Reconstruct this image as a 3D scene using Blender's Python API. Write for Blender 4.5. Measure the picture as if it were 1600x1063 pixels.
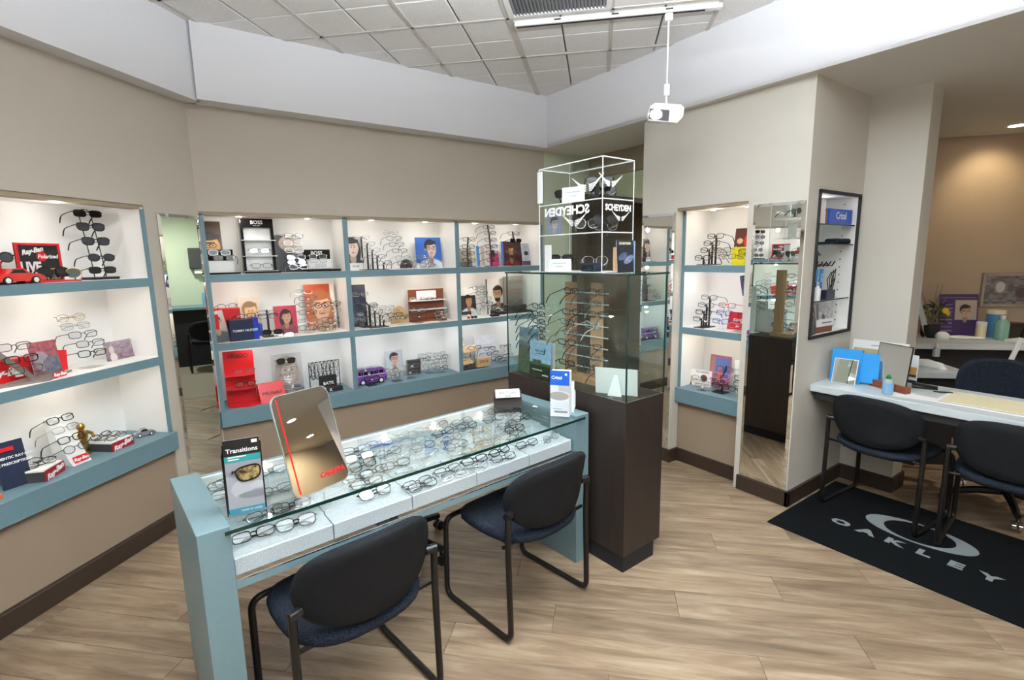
import bpy, bmesh, math, random
import numpy as np
from mathutils import Vector, Matrix, Euler
from math import sin, cos, pi, radians, atan2, hypot, sqrt
random.seed(7)
SC = bpy.context.scene
for o in list(bpy.data.objects): bpy.data.objects.remove(o)
COL = SC.collection

# ------------------------------------------------------------------ camera
FPX, YAW, PITCH, ROLL, EYE = 793.3568, radians(35.3635), radians(9.2391), radians(-1.0286), 1.55
_f = Vector((sin(YAW), cos(YAW), 0)); _r = Vector((cos(YAW), -sin(YAW), 0)); _u = Vector((0, 0, 1))
_f2 = _f*cos(PITCH) - _u*sin(PITCH); _u2 = _u*cos(PITCH) + _f*sin(PITCH)
_r3 = _r*cos(ROLL) + _u2*sin(ROLL); _u3 = _u2*cos(ROLL) - _r*sin(ROLL)
cam = bpy.data.cameras.new('camera'); cam_o = bpy.data.objects.new('camera', cam); COL.objects.link(cam_o)
cam.sensor_fit = 'HORIZONTAL'; cam.sensor_width = 36.0; cam.lens = 36.0*FPX/1600; cam.clip_start = .02
cam_o.matrix_world = Matrix.Translation((0, 0, EYE)) @ Matrix((_r3, _u3, -_f2)).transposed().to_4x4()
SC.camera = cam_o

# ------------------------------------------------------------------ world, exposure, large lights
W = bpy.data.worlds.new('world'); SC.world = W; W.use_nodes = True
W.node_tree.nodes['Background'].inputs[0].default_value = (.75, .85, 1, 1)
W.node_tree.nodes['Background'].inputs[1].default_value = .25
vs = SC.view_settings; vs.view_transform = 'Standard'; vs.look = 'None'; vs.exposure = 0.36; vs.gamma = 1.0; vs.use_curve_mapping = False
try: SC.cycles.transparent_max_bounces = 24; SC.cycles.max_bounces = 10
except Exception: pass
def K(r, g, b): return (r, g, b)
WARM = (1, .86, .70); NEUT = (1, .95, .90); COOL = (.87, .945, 1)
def area(loc, rot, sx, sy, power, col=NEUT, name='added_panel_light'):
    l = bpy.data.lights.new(name, 'AREA'); l.shape = 'RECTANGLE'; l.size = sx; l.size_y = sy; l.energy = power; l.color = col
    o = bpy.data.objects.new(name, l); COL.objects.link(o); o.location = loc; o.rotation_euler = rot; return o
def point(loc, power, col=NEUT, r=.03, name='lamp_glow'):
    l = bpy.data.lights.new(name, 'POINT'); l.energy = power; l.color = col; l.shadow_soft_size = r
    o = bpy.data.objects.new(name, l); COL.objects.link(o); o.location = loc; return o
def spot(loc, target, power, col=NEUT, ang=100, blend=.6, r=.04, name='spot_glow'):
    l = bpy.data.lights.new(name, 'SPOT'); l.energy = power; l.color = col; l.shadow_soft_size = r; l.spot_size = radians(ang); l.spot_blend = blend
    o = bpy.data.objects.new(name, l); COL.objects.link(o); o.location = loc
    o.rotation_euler = (Vector(target)-Vector(loc)).to_track_quat('-Z', 'Y').to_euler(); return o
CEIL, SOF = 2.93, 2.50
# added unseen up-and-down lights standing in for bounced light, above and behind the camera: x, y, turn, height, up power, down power
ADDED_LIGHTS = [(.25, .30, 45, 2.12, 58, 8), (1.38, .98, 45, 2.45, 100, 14), (-1.0, .1, 45, 2.12, 12, 6), (.2, -1.7, 45, 2.12, 50, 8)]
for x, y, a, z, up, dn in ADDED_LIGHTS:
    area((x, y, z-.012), (0, 0, radians(a)), .24, 1.16, dn, COOL)
    area((x, y, z+.062), (pi, 0, radians(a)), .24, 1.16, up, COOL)

# ------------------------------------------------------------------ pixel helpers (photo pixel -> point on a real plane of the room)
def ray(px, py): return (_r3*(px-800) - _u3*(py-531.5) + _f2*FPX).normalized()
CAM = Vector((0, 0, EYE))
def on_plane(px, py, n, c):
    d = ray(px, py); n = Vector(n); return CAM + d*((c - n.dot(CAM))/n.dot(d))
def PZ(px, py, z): return on_plane(px, py, (0, 0, 1), z)

# ------------------------------------------------------------------ materials
def lin(c):
    if isinstance(c, str): c = [int(c[i:i+2], 16)/255 for i in (0, 2, 4)]
    return tuple(((v/12.92) if v <= .04045 else ((v+.055)/1.055)**2.4) for v in c)
MAT = {}
def mat(name, col, rough=.6, metal=0, spec=.5, trans=0, emit=None, es=0, noise=None, bump=None, coat=0):
    """noise=(scale, amount, second colour, stretch); bump=(scale, strength)"""
    m = bpy.data.materials.new(name); m.use_nodes = True; nt = m.node_tree; b = nt.nodes['Principled BSDF']
    c = lin(col); b.inputs['Base Color'].default_value = (*c, 1); b.inputs['Roughness'].default_value = rough; b.inputs['Metallic'].default_value = metal
    b.inputs['Specular IOR Level'].default_value = spec; b.inputs['Transmission Weight'].default_value = trans; b.inputs['Coat Weight'].default_value = coat
    if emit: b.inputs['Emission Color'].default_value = (*lin(emit), 1); b.inputs['Emission Strength'].default_value = es
    tc = None
    if noise or bump: tc = nt.nodes.new('ShaderNodeTexCoord')
    if noise:
        sc_, amt, c2, st = noise; mp = nt.nodes.new('ShaderNodeMapping'); mp.inputs['Scale'].default_value = st
        nt.links.new(tc.outputs['Object'], mp.inputs[0]); n = nt.nodes.new('ShaderNodeTexNoise'); n.inputs['Scale'].default_value = sc_; n.inputs['Detail'].default_value = 5
        nt.links.new(mp.outputs[0], n.inputs['Vector']); cr = nt.nodes.new('ShaderNodeValToRGB')
        cr.color_ramp.elements[0].position = .5-amt; cr.color_ramp.elements[1].position = .5+amt
        cr.color_ramp.elements[0].color = (*lin(c2), 1); cr.color_ramp.elements[1].color = (*c, 1)
        nt.links.new(n.outputs['Fac'], cr.inputs[0]); nt.links.new(cr.outputs[0], b.inputs['Base Color'])
    if bump:
        n2 = nt.nodes.new('ShaderNodeTexNoise'); n2.inputs['Scale'].default_value = bump[0]; n2.inputs['Detail'].default_value = 4
        nt.links.new(tc.outputs['Object'], n2.inputs['Vector']); bp = nt.nodes.new('ShaderNodeBump'); bp.inputs['Strength'].default_value = bump[1]; bp.inputs['Distance'].default_value = .004
        nt.links.new(n2.outputs['Fac'], bp.inputs['Height']); nt.links.new(bp.outputs[0], b.inputs['Normal'])
    MAT[name] = m; return m
def thin(name, tint, gloss=1.0, base=.04, rough=.0, gcol=(1, 1, 1)):
    """thin clear sheet: transparent with a fresnel reflection"""
    m = bpy.data.materials.new(name); m.use_nodes = True; nt = m.node_tree; nt.nodes.clear()
    out = nt.nodes.new('ShaderNodeOutputMaterial'); t = nt.nodes.new('ShaderNodeBsdfTransparent'); t.inputs[0].default_value = (*tint, 1)
    g = nt.nodes.new('ShaderNodeBsdfGlossy'); g.inputs['Roughness'].default_value = rough; g.inputs[0].default_value = (*gcol, 1)
    lw = nt.nodes.new('ShaderNodeLayerWeight'); lw.inputs[0].default_value = .5
    fr = nt.nodes.new('ShaderNodeMath'); fr.operation = 'POWER'; fr.inputs[1].default_value = 4.0; nt.links.new(lw.outputs['Facing'], fr.inputs[0])
    mu = nt.nodes.new('ShaderNodeMath'); mu.operation = 'MULTIPLY_ADD'; mu.inputs[1].default_value = gloss; mu.inputs[2].default_value = base; mu.use_clamp = True
    nt.links.new(fr.outputs[0], mu.inputs[0]); mx = nt.nodes.new('ShaderNodeMixShader'); nt.links.new(mu.outputs[0], mx.inputs[0])
    nt.links.new(t.outputs[0], mx.inputs[1]); nt.links.new(g.outputs[0], mx.inputs[2]); nt.links.new(mx.outputs[0], out.inputs[0]); MAT[name] = m; return m
def print_mat():
    m = bpy.data.materials.new('printed_card'); m.use_nodes = True; nt = m.node_tree; b = nt.nodes['Principled BSDF']
    a = nt.nodes.new('ShaderNodeVertexColor'); a.layer_name = 'Col'; nt.links.new(a.outputs[0], b.inputs['Base Color']); b.inputs['Roughness'].default_value = .45
    MAT['print'] = m
print_mat()
paint = (400, .15)
mat('tan_wall', 'b6ada0', .75, bump=paint)
mat('tan_low', '93806d', .8, bump=paint)
mat('pale_wall', 'c9c4ba', .75, bump=paint)
mat('low_ceiling', 'd2d0ca', .8, bump=paint)
mat('white_wall', 'dfdfe3', .7, bump=paint)
mat('green_wall', 'c3cdb8', .75, bump=paint)
mat('brown_wall', '93866f', .8, bump=paint)
mat('gold_wall', 'b3a08a', .75, bump=paint)
mat('niche_white', 'f0efec', .6)
mat('base_brown', '37291f', .55)
mat('trim_tan', '94856f', .6)
mat('blue_lam', '698690', .45, noise=(60, .3, '64818b', (1, 1, 1)))
mat('blue_lam_pale', '748d93', .4, noise=(60, .3, '6e888e', (1, 1, 1)))
mat('grey_lam', 'c3cbcd', .4)
mat('tile', 'f3f2f1', .9, noise=(260, .10, 'dedcda', (1, 1, 1)), bump=(300, .5))
mat('tbar', 'c9c5bf', .6)
mat('groove', '8f8b86', .9)
mat('white_metal', 'eeeeec', .35)
mat('white_paper', 'f2f2f0', .7)
mat('black_plastic', '17171a', .35)
mat('black_gloss', '101012', .12)
mat('black_matte', '1b1b1d', .7)
mat('black_metal', '1c1a19', .35, metal=.3)
mat('charcoal', '3a3a3c', .5)
mat('wire', '0e0e10', .4)
mat('chrome', 'd5d5d8', .12, metal=1)
mat('silver', 'c2c2c4', .25, metal=1)
mat('gold', 'b98f4a', .3, metal=1)
mat('mirror', 'f2f4f3', .0, metal=1)
mat('mirror_edge', 'c9d2cf', .15, metal=.6)
mat('dark_wood', '352b26', .42, noise=(9, .25, '251d1a', (9, 9, .5)), bump=(160, .12))
mat('wood', 'c39c77', .5, noise=(14, .3, 'a97f5b', (6, 6, .6)))
mat('brown_wood', '8a4a2e', .4, noise=(14, .3, '6d3820', (.6, 6, 6)))
mat('light_wood', 'd9b98c', .5, noise=(16, .3, 'c39f6f', (.6, 5, 5)))
mat('red', 'c8141c', .35)
mat('red_dark', 'a3131c', .4)
mat('red_gloss', 'd01a1f', .15, coat=.6)
mat('blue_box', '1d3aa8', .35)
mat('navy', '1c2540', .4)
mat('taupe', '7d736c', .45)
mat('purple', '7b4aa0', .3)
mat('yellow', 'e8dc1f', .5)
mat('orange', 'd9622b', .5)
mat('green_cap', '1f7a3f', .35)
mat('blue_card', '1f8fd6', .4)
mat('crizal_blue', '1b57c4', .4)
mat('teal', '2f8f95', .4)
mat('cream', 'e6dcb8', .6)
mat('leather', '2a2421', .35, bump=(120, .4))
mat('speckle', 'c6ced0', .55, noise=(240, .14, 'a8b0b3', (1, 1, 1)))
mat('fabric', '2b3341', .9, spec=.2, noise=(300, .09, '0f131a', (1, 1, 1)), bump=(260, .8))
mat('shell_plastic', '15171b', .7, spec=.25, bump=(500, .5))
mat('mat_rubber', '0d0f11', .95, spec=.1, noise=(300, .25, '131618', (1, 1, 1)), bump=(400, .6))
mat('mat_grey', '858b8c', .9, spec=.1, noise=(300, .3, '747b7c', (1, 1, 1)))
mat('carpet', '9b9384', .95, noise=(180, .25, '7d7668', (1, 1, 1)), bump=(300, .8))
mat('glass_edge', '12332c', .2)
mat('acrylic_edge', 'eef3f2', .25)
mat('lamp_on', 'ffffff', .5, emit='fff1d8', es=30)
mat('added_lamp_panel', 'ffffff', .5, emit='f6faff', es=5)
mat('vent_grey', '9a9ca0', .6)
mat('vent_back', '5e6064', .8)
mat('dark_void', '2a2521', .9)
mat('lens_dark', '2f3a30', .08, spec=.6)
mat('lens_black', '131417', .05, spec=.7)
mat('lens_mirror_gold', 'd8c48a', .15, metal=.5, noise=(55, .1, '4a3a1c', (1, 1, 1)))
mat('tortoise', '4a2d1d', .25, noise=(120, .2, '1c100b', (1, 1, 1)))
mat('pink', 'd77a9a', .4)
mat('clear_frame', 'd9dde0', .15, trans=.3)
mat('bottle_clear', 'dfeaf0', .2, trans=.5)
mat('blue_soft', '7fb0d8', .4)
thin('glass', (.93, .975, .965), 1.0, .02)
thin('glass_top', (.955, .985, .98), .8, .015)
thin('acrylic', (.975, .985, .985), .5, .012)
thin('lens_clear', (.96, .97, .97), 1.0, .05)
def floor_mat():
    m = bpy.data.materials.new('oak_plank'); m.use_nodes = True; nt = m.node_tree; b = nt.nodes['Principled BSDF']
    tc = nt.nodes.new('ShaderNodeTexCoord'); oi = nt.nodes.new('ShaderNodeObjectInfo')
    mp = nt.nodes.new('ShaderNodeMapping'); mp.inputs['Scale'].default_value = (1.1, 9, 1)
    cx = nt.nodes.new('ShaderNodeCombineXYZ'); mlt = nt.nodes.new('ShaderNodeMath'); mlt.operation = 'MULTIPLY'; mlt.inputs[1].default_value = 40
    nt.links.new(oi.outputs['Random'], mlt.inputs[0]); nt.links.new(mlt.outputs[0], cx.inputs[0]); nt.links.new(mlt.outputs[0], cx.inputs[1]); nt.links.new(cx.outputs[0], mp.inputs['Location'])
    nt.links.new(tc.outputs['Object'], mp.inputs[0])
    n = nt.nodes.new('ShaderNodeTexNoise'); n.inputs['Scale'].default_value = 2.2; n.inputs['Detail'].default_value = 8; n.inputs['Distortion'].default_value = .6; n.inputs['Roughness'].default_value = .62
    nt.links.new(mp.outputs[0], n.inputs['Vector'])
    cr = nt.nodes.new('ShaderNodeValToRGB'); e = cr.color_ramp.elements
    e[0].position = .30; e[0].color = (*lin('6c5946'), 1); e[1].position = .70; e[1].color = (*lin('a9977f'), 1)
    k = cr.color_ramp.elements.new(.5); k.color = (*lin('8d7861'), 1)
    nt.links.new(n.outputs['Fac'], cr.inputs[0])
    hs = nt.nodes.new('ShaderNodeHueSaturation'); mr = nt.nodes.new('ShaderNodeMapRange'); mr.inputs['To Min'].default_value = .84; mr.inputs['To Max'].default_value = 1.14
    nt.links.new(oi.outputs['Random'], mr.inputs[0]); nt.links.new(mr.outputs[0], hs.inputs['Value']); nt.links.new(cr.outputs[0], hs.inputs['Color']); nt.links.new(hs.outputs[0], b.inputs['Base Color'])
    b.inputs['Roughness'].default_value = .42
    bp = nt.nodes.new('ShaderNodeBump'); bp.inputs['Strength'].default_value = .12; bp.inputs['Distance'].default_value = .002; nt.links.new(n.outputs['Fac'], bp.inputs['Height']); nt.links.new(bp.outputs[0], b.inputs['Normal'])
    MAT['plank'] = m
floor_mat()

# ------------------------------------------------------------------ mesh helpers
class B:
    def __init__(s): s.bm = bmesh.new()
    def _x(s, vs, m): bmesh.ops.transform(s.bm, matrix=m, verts=vs)
    def box(s, c, d, rot=(0, 0, 0), bev=0, seg=1):
        r = bmesh.ops.create_cube(s.bm, size=1); v = r['verts']
        m = Matrix.Translation(c) @ Euler(rot).to_matrix().to_4x4() @ Matrix.Diagonal((*d, 1)); s._x(v, m)
        if bev:
            ed = list({e for q in v for e in q.link_edges}); bmesh.ops.bevel(s.bm, geom=ed, offset=bev, segments=seg, profile=.5, affect='EDGES')
        return s
    def b2(s, x0, x1, y0, y1, z0, z1, bev=0, seg=1): return s.box(((x0+x1)/2, (y0+y1)/2, (z0+z1)/2), (abs(x1-x0), abs(y1-y0), abs(z1-z0)), bev=bev, seg=seg)
    def cyl(s, p0, p1, r0, r1=None, n=12, caps=True):
        p0 = Vector(p0); p1 = Vector(p1); r1 = r0 if r1 is None else r1; d = p1-p0
        q = d.to_track_quat('Z', 'Y').to_matrix().to_4x4()
        r = bmesh.ops.create_cone(s.bm, cap_ends=caps, segments=n, radius1=r0, radius2=r1, depth=d.length)
        s._x(r['verts'], Matrix.Translation((p0+p1)/2) @ q); return s
    def sph(s, c, r, sc=(1, 1, 1), n=12, rot=(0, 0, 0)):
        k = bmesh.ops.create_uvsphere(s.bm, u_segments=n, v_segments=max(6, n//2+2), radius=r)
        s._x(k['verts'], Matrix.Translation(c) @ Euler(rot).to_matrix().to_4x4() @ Matrix.Diagonal((*sc, 1))); return s
    def tube(s, pts, r, n=8, closed=False):
        P = [Vector(p) for p in pts]; N = len(P); rings = []; up = None
        for i in range(N):
            a = P[(i-1) % N] if (closed or i) else P[i]; b = P[(i+1) % N] if (closed or i < N-1) else P[i]
            t = (b-a).normalized()
            if up is None: up = Vector((0, 0, 1)) if abs(t.z) < .9 else Vector((1, 0, 0))
            x = t.cross(up)
            if x.length < 1e-4: x = t.cross(Vector((0, 1, .3)))
            x.normalize(); y = x.cross(t).normalized(); up = y
            rr = r[i] if isinstance(r, (list, tuple)) else r
            rings.append([s.bm.verts.new(P[i]+(x*cos(2*pi*k/n)+y*sin(2*pi*k/n))*rr) for k in range(n)])
        for i in range(N if closed else N-1):
            A, C = rings[i], rings[(i+1) % N]
            for k in range(n): s.bm.faces.new((A[k], A[(k+1) % n], C[(k+1) % n], C[k]))
        if not closed: s.bm.faces.new(rings[0][::-1]); s.bm.faces.new(rings[-1])
        return s
    def prism(s, poly, z0, z1, m=None):
        """poly in local xy extruded along local z, placed by matrix m"""
        m = m or Matrix(); a = [s.bm.verts.new(m @ Vector((p[0], p[1], z0))) for p in poly]; b = [s.bm.verts.new(m @ Vector((p[0], p[1], z1))) for p in poly]; n = len(poly)
        s.bm.faces.new(a[::-1]); s.bm.faces.new(b)
        for i in range(n): s.bm.faces.new((a[i], a[(i+1) % n], b[(i+1) % n], b[i]))
        return s
    def lathe(s, prof, c=(0, 0, 0), n=16):
        rings = [[s.bm.verts.new((c[0]+r*cos(2*pi*k/n), c[1]+r*sin(2*pi*k/n), c[2]+z)) for k in range(n)] for r, z in prof]
        for A, C in zip(rings, rings[1:]):
            for k in range(n): s.bm.faces.new((A[k], A[(k+1) % n], C[(k+1) % n], C[k]))
        s.bm.faces.new(rings[0][::-1]); s.bm.faces.new(rings[-1]); return s
    def quad(s, *p): s.bm.faces.new([s.bm.verts.new(v) for v in p]); return s
    def data(s, name, smooth=False, ang=40):
        bmesh.ops.recalc_face_normals(s.bm, faces=s.bm.faces[:]); me = bpy.data.meshes.new(name); s.bm.to_mesh(me); s.bm.free()
        if smooth:
            me.shade_smooth()
            try: me.set_sharp_from_angle(angle=radians(ang))
            except Exception: pass
        return me
    def obj(s, name, m, parent=None, smooth=False, loc=None, rot=None, ang=40):
        return link(name, s.data(name, smooth, ang), m, parent, loc, rot)
def link(name, me, m=None, parent=None, loc=None, rot=None):
    o = bpy.data.objects.new(name, me); COL.objects.link(o)
    if m is not None:
        m = MAT[m] if isinstance(m, str) else m
        if len(me.materials) == 0: me.materials.append(m)
        elif me.materials[0] != m: o.material_slots[0].link = 'OBJECT'; o.material_slots[0].material = m
    if parent is not None: o.parent = parent
    if loc is not None: o.location = loc
    if rot is not None: o.rotation_euler = rot
    return o
def tag(o, label, cat, group=None):
    o['label'] = label; o['category'] = cat
    if group: o['group'] = group
    return o
def thing(name, label, cat, loc=(0, 0, 0), rz=0, group=None):
    o = bpy.data.objects.new(name, None); COL.objects.link(o); o.empty_display_size = .05; o.location = loc; o.rotation_euler = (0, 0, rz); return tag(o, label, cat, group)
def struct(o): o['kind'] = 'structure'; return o
def text(body, size, m, parent, loc, rot=(pi/2, 0, 0), align='CENTER', shear=0, sx=1, bold=0, ext=.0004, name='lettering', sp=1):
    c = bpy.data.curves.new('txt', 'FONT'); c.body = body; c.size = size; c.align_x = align; c.align_y = 'CENTER'; c.shear = shear; c.extrude = ext; c.offset = bold; c.space_character = sp; c.resolution_u = 2
    t = bpy.data.objects.new('txt', c); me = bpy.data.meshes.new_from_object(t); bpy.data.objects.remove(t); bpy.data.curves.remove(c); me.name = name; me.materials.clear()
    o = link(name, me, m, parent, loc, rot); o.scale = (sx, 1, 1); return o
# ------------------------------------------------------------------ frames of the three shelf walls: local x to the right, y into the wall
AL = radians(44.4); CL = 2.4857
TL = Vector((cos(AL), sin(AL), 0)); NL = Vector((-sin(AL), cos(AL), 0))
FR = {'L': (NL*CL, AL), 'B': (Vector((0, 3.77, 0)), 0.0), 'R': (Vector((3.137, 0, 0)), -pi/2)}
def frame_axes(u):
    o, a = FR[u]; return o, Vector((cos(a), sin(a), 0)), Vector((-sin(a), cos(a), 0)), a
def at(u, px, py, d):
    """point on the vertical plane d metres inside the front of unit u -> (s, d, z)"""
    o, t, n, a = frame_axes(u); p = on_plane(px, py, n, n.dot(o)+d); return Vector(((p-o).dot(t), d, p.z))
def world(u, s, d, z):
    o, t, n, a = frame_axes(u); return o + t*s + n*d + Vector((0, 0, z))
def framed(name, u, b, m, smooth=False):
    o, t, n, a = frame_axes(u); return b.obj(name, m, None, smooth, loc=o, rot=(0, 0, a))
Z0, Z1, Z2, ZT = .575, 1.027, 1.473, 1.868
ROW = {0: Z0, 1: Z1, 2: Z2}

# floor -------------------------------------------------------------
flo = struct(B().b2(-3.6, 7, -3.4, 6.6, -.05, -.008).obj('floor', 'plank'))
pa = radians(134.4); pd = Vector((cos(pa), sin(pa), 0)); pn = Vector((-sin(pa), cos(pa), 0))
PL, PW = 1.22, .18
pm = B().box((0, 0, -.0035), (PL-.0016, PW-.0016, .007), bev=.0008).data('plank')
def in_room(p): return p.y > -1.0 and p.x < 4.9 and NL.dot(p) < CL+.55 and p.y < 4.25 and p.y < 3.9 + (0 if p.x < 3 else .3) and not (p.x > 3.9 and p.y > 1.9) and p.x > -2.2
k = 0
for j in range(-30, 30):
    off = [0, .47, .83, .22, .66][j % 5]*PL
    for i in range(-6, 8):
        c = pd*(i*PL+off) + pn*(j*PW)
        if in_room(c) and (c.x*_f.x + c.y*_f.y) > .45:
            o = link('plank', pm, 'plank', flo, loc=c, rot=(0, 0, pa)); k += 1
struct(B().b2(3.34, 6.4, 2.3, 6.5, -.008, .006).obj('floor_carpet', 'carpet'))

# left wall ----------------------------------------------------------
struct(framed('wall_left_lower', 'L', B().b2(-2.4, 2.466, .012, .32, 0, .467), 'tan_low'))
b = B().b2(-2.4, 2.9, 0, .36, ZT, 2.96).b2(2.467, 2.852, 0, .36, 0, ZT).b2(-2.4, 2.5, .325, .36, .4, 1.9)
wl = struct(framed('wall_left', 'L', b, 'tan_wall'))
struct(framed('baseboard_left', 'L', B().b2(-2.4, 2.847, -.014, .02, 0, .10, bev=.003), 'base_brown'))
struct(framed('trim_1', 'L', B().b2(-2.4, 2.852, .006, .07, ZT-.022, ZT), 'trim_tan'))
struct(framed('wall_soffit_left', 'L', B().b2(-2.4, 2.86, -.105, .2, SOF, 2.96), 'white_wall'))
# back wall ----------------------------------------------------------
struct(framed('wall_back_lower', 'B', B().b2(.303, 3.039, .012, .32, 0, .467), 'tan_low'))
b = B().b2(.2, 3.07, 0, .36, ZT, 2.96).b2(3.04, 3.07, 0, .36, 0, ZT).b2(.2, 3.07, .325, .36, .4, 1.9).b2(.297, .302, 0, .3, 0, ZT)
struct(framed('wall_back', 'B', b, 'tan_wall'))
struct(framed('baseboard_back', 'B', B().b2(.30, 3.084, -.014, .02, 0, .10, bev=.003), 'base_brown'))
struct(framed('trim_2', 'B', B().b2(.297, 3.06, .006, .07, ZT-.022, ZT), 'trim_tan'))
struct(framed('wall_soffit_back', 'B', B().b2(.35, 3.0, -.135, .3, SOF, 2.96), 'white_wall'))
# right wall with the two mirror piers ---------------------------------
b = B().b2(3.06, 3.5, 1.42, 2.6, 1.9, 2.56).b2(3.06, 3.18, 1.42, 2.6, ZT, 1.9).b2(3.18, 3.5, 1.77, 2.6, ZT, 1.9).b2(3.06, 3.5, 1.42, 1.77, 0, 1.035).b2(3.06, 3.18, 1.42, 1.77, 1.035, ZT).b2(3.06, 3.5, 2.295, 2.6, 0, ZT).b2(3.47, 3.5, 1.77, 2.295, .47, ZT)
struct(b.obj('wall_right', 'pale_wall'))
struct(B().b2(3.149, 3.46, 1.771, 2.294, 0, .467).obj('wall_right_lower', 'tan_low'))
b = B().b2(3.046, 3.07, 1.406, 1.745, 0, .10, bev=.003).b2(3.046, 3.80, 1.406, 1.43, 0, .10, bev=.003).b2(3.046, 3.07, 2.281, 2.60, 0, .10, bev=.003).b2(3.06, 3.16, 2.281, 2.30, 0, .10, bev=.003).b2(3.135, 3.16, 1.745, 2.29, 0, .10, bev=.003)
struct(b.obj('baseboard_right', 'base_brown'))
struct(B().b2(3.066, 3.14, 1.425, 2.6, ZT-.018, ZT).obj('trim_3', 'trim_tan'))
struct(B().b2(3.0, 3.7, -3.2, 3.7, SOF+.002, 2.96).obj('wall_soffit_right', 'white_wall'))
# return wall beside the desk, pierced by the display niche
NX0, NX1, NZ0, NZ1 = 3.20, 3.725, 1.05, 1.885
b = B().b2(3.5, 3.95, 1.42, 1.77, 0, 1.035).b2(3.18, 3.5, 1.42, 1.77, NZ1+.015, 1.9).b2(3.5, 3.95, 1.42, 1.77, NZ1+.015, 2.56).b2(3.737, 3.95, 1.42, 1.77, 1.035, NZ1+.015).b2(3.78, 3.95, 1.11, 1.5, 0, 2.56)
struct(b.obj('wall_return', 'pale_wall'))
struct(B().b2(3.766, 3.964, 1.096, 1.42, 0, .10, bev=.003).obj('baseboard_return', 'base_brown'))
# lower ceiling over the desk side and the corridor
struct(B().b2(3.0, 6.6, -3.2, 6.5, SOF, SOF+.04).obj('ceiling_low', 'low_ceiling'))
# corridor: green wall, dark doorway, far green room
struct(B().b2(3.07, 3.43, 3.77, 3.92, 0, SOF).b2(4.75, 6.0, 3.77, 3.92, 0, SOF).b2(3.43, 4.75, 3.77, 3.92, 2.12, SOF).obj('wall_corridor', 'green_wall'))
struct(B().b2(6.0, 6.15, 2.0, 3.85, 0, SOF).obj('wall_far', 'green_wall'))
struct(B().b2(6.0, 6.15, 3.85, 6.5, 0, SOF).obj('wall_office_far', 'brown_wall'))
struct(B().b2(3.415, 3.455, 3.74, 3.93, 0, 2.12).b2(4.73, 4.77, 3.74, 3.93, 0, 2.12).b2(3.415, 4.77, 3.74, 3.93, 2.10, 2.15).obj('trim_4', 'base_brown'))
struct(B().b2(3.3, 6.0, 6.3, 6.4, 0, SOF).b2(3.2, 3.35, 3.9, 6.4, 0, SOF).obj('wall_office', 'brown_wall'))
struct(B().b2(3.5, 6.0, 2.45, 2.6, 0, SOF).obj('wall_corridor_right', 'tan_wall'))
struct(B().b2(3.63, 3.70, 2.6, 3.77, 2.30, SOF).obj('wall_header', 'brown_wall'))
# alcove behind the desk
struct(B().box((6.06, 1.25, 1.25), (3.4, .1, 2.5), rot=(0, 0, radians(-46.5))).obj('wall_alcove', 'gold_wall'))
struct(B().b2(3.95, 6.0, 1.95, 2.05, 0, SOF).obj('wall_alcove_side', 'gold_wall'))
struct(B().b2(4.6, 4.7, -1.4, -.35, 0, SOF).obj('wall_partition', 'white_wall'))
# behind the camera
struct(B().b2(-3.6, 7, -3.3, -3.2, 0, 2.96).obj('wall_rear', 'tan_wall'))
struct(B().b2(-3.5, -3.4, -3.2, 1.2, 0, 2.96).obj('wall_side', 'tan_wall'))
struct(B().b2(6.9, 7.0, -3.2, 2.2, 0, 2.96).obj('wall_desk_side', 'tan_wall'))

# ceiling -------------------------------------------------------------
ce = struct(B().b2(-3.6, 3.2, -3.3, 4.1, CEIL+.016, CEIL+.06).obj('ceiling', 'groove'))
SQ = .2955; U0, V0 = 3.18, -.523; R2 = sqrt(2)
tm = B().box((0, 0, .006), (SQ-.010, SQ-.010, .018), bev=.004).data('ceiling_tile')
def uv(u, v): return Vector(((u+v)/R2, (u-v)/R2, 0))
VENT = lambda u, v: (U0-.6 < u < U0) and (V0 < v < V0+.6)
def in_coffer(p): return p.x < 3.22 and p.y < 3.86 and NL.dot(p) < CL+.12
for i in range(-9, 7):
    for j in range(-9, 9):
        c = uv(U0+(i+.5)*SQ, V0+(j+.5)*SQ)
        if in_coffer(c) and c.y > .9 and not VENT(U0+(i+.5)*SQ, V0+(j+.5)*SQ):
            link('ceiling_tile', tm, 'tile', ce, loc=c+Vector((0, 0, CEIL)), rot=(0, 0, pi/4))
struct(B().b2(-3.6, 3.1, -3.3, .75, CEIL+.004, CEIL+.012).obj('ceiling_rear', 'tile'))
def bar(u0, v0, u1, v1, w=.022):
    p, q = uv(u0, v0), uv(u1, v1); c = (p+q)/2; d = q-p
    return B().box((c.x, c.y, CEIL-.002), (d.length, w, .012), rot=(0, 0, atan2(d.y, d.x))).obj('ceiling_grid_bar', 'tbar', ce)
for i in range(-2, 2):
    u = U0+i*2*SQ; ends = [v for v in np.arange(-3, 3, .02) if in_coffer(uv(u, v)) and uv(u, v).y > .9]
    if ends: bar(u, ends[0], u, ends[-1])
for j in range(-4, 5):
    v = V0+j*2*SQ; ends = [u for u in np.arange(0, 5, .02) if in_coffer(uv(u, v)) and uv(u, v).y > .9]
    if ends: bar(ends[0], v, ends[-1], v, .036 if j == 0 else .022)
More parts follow.
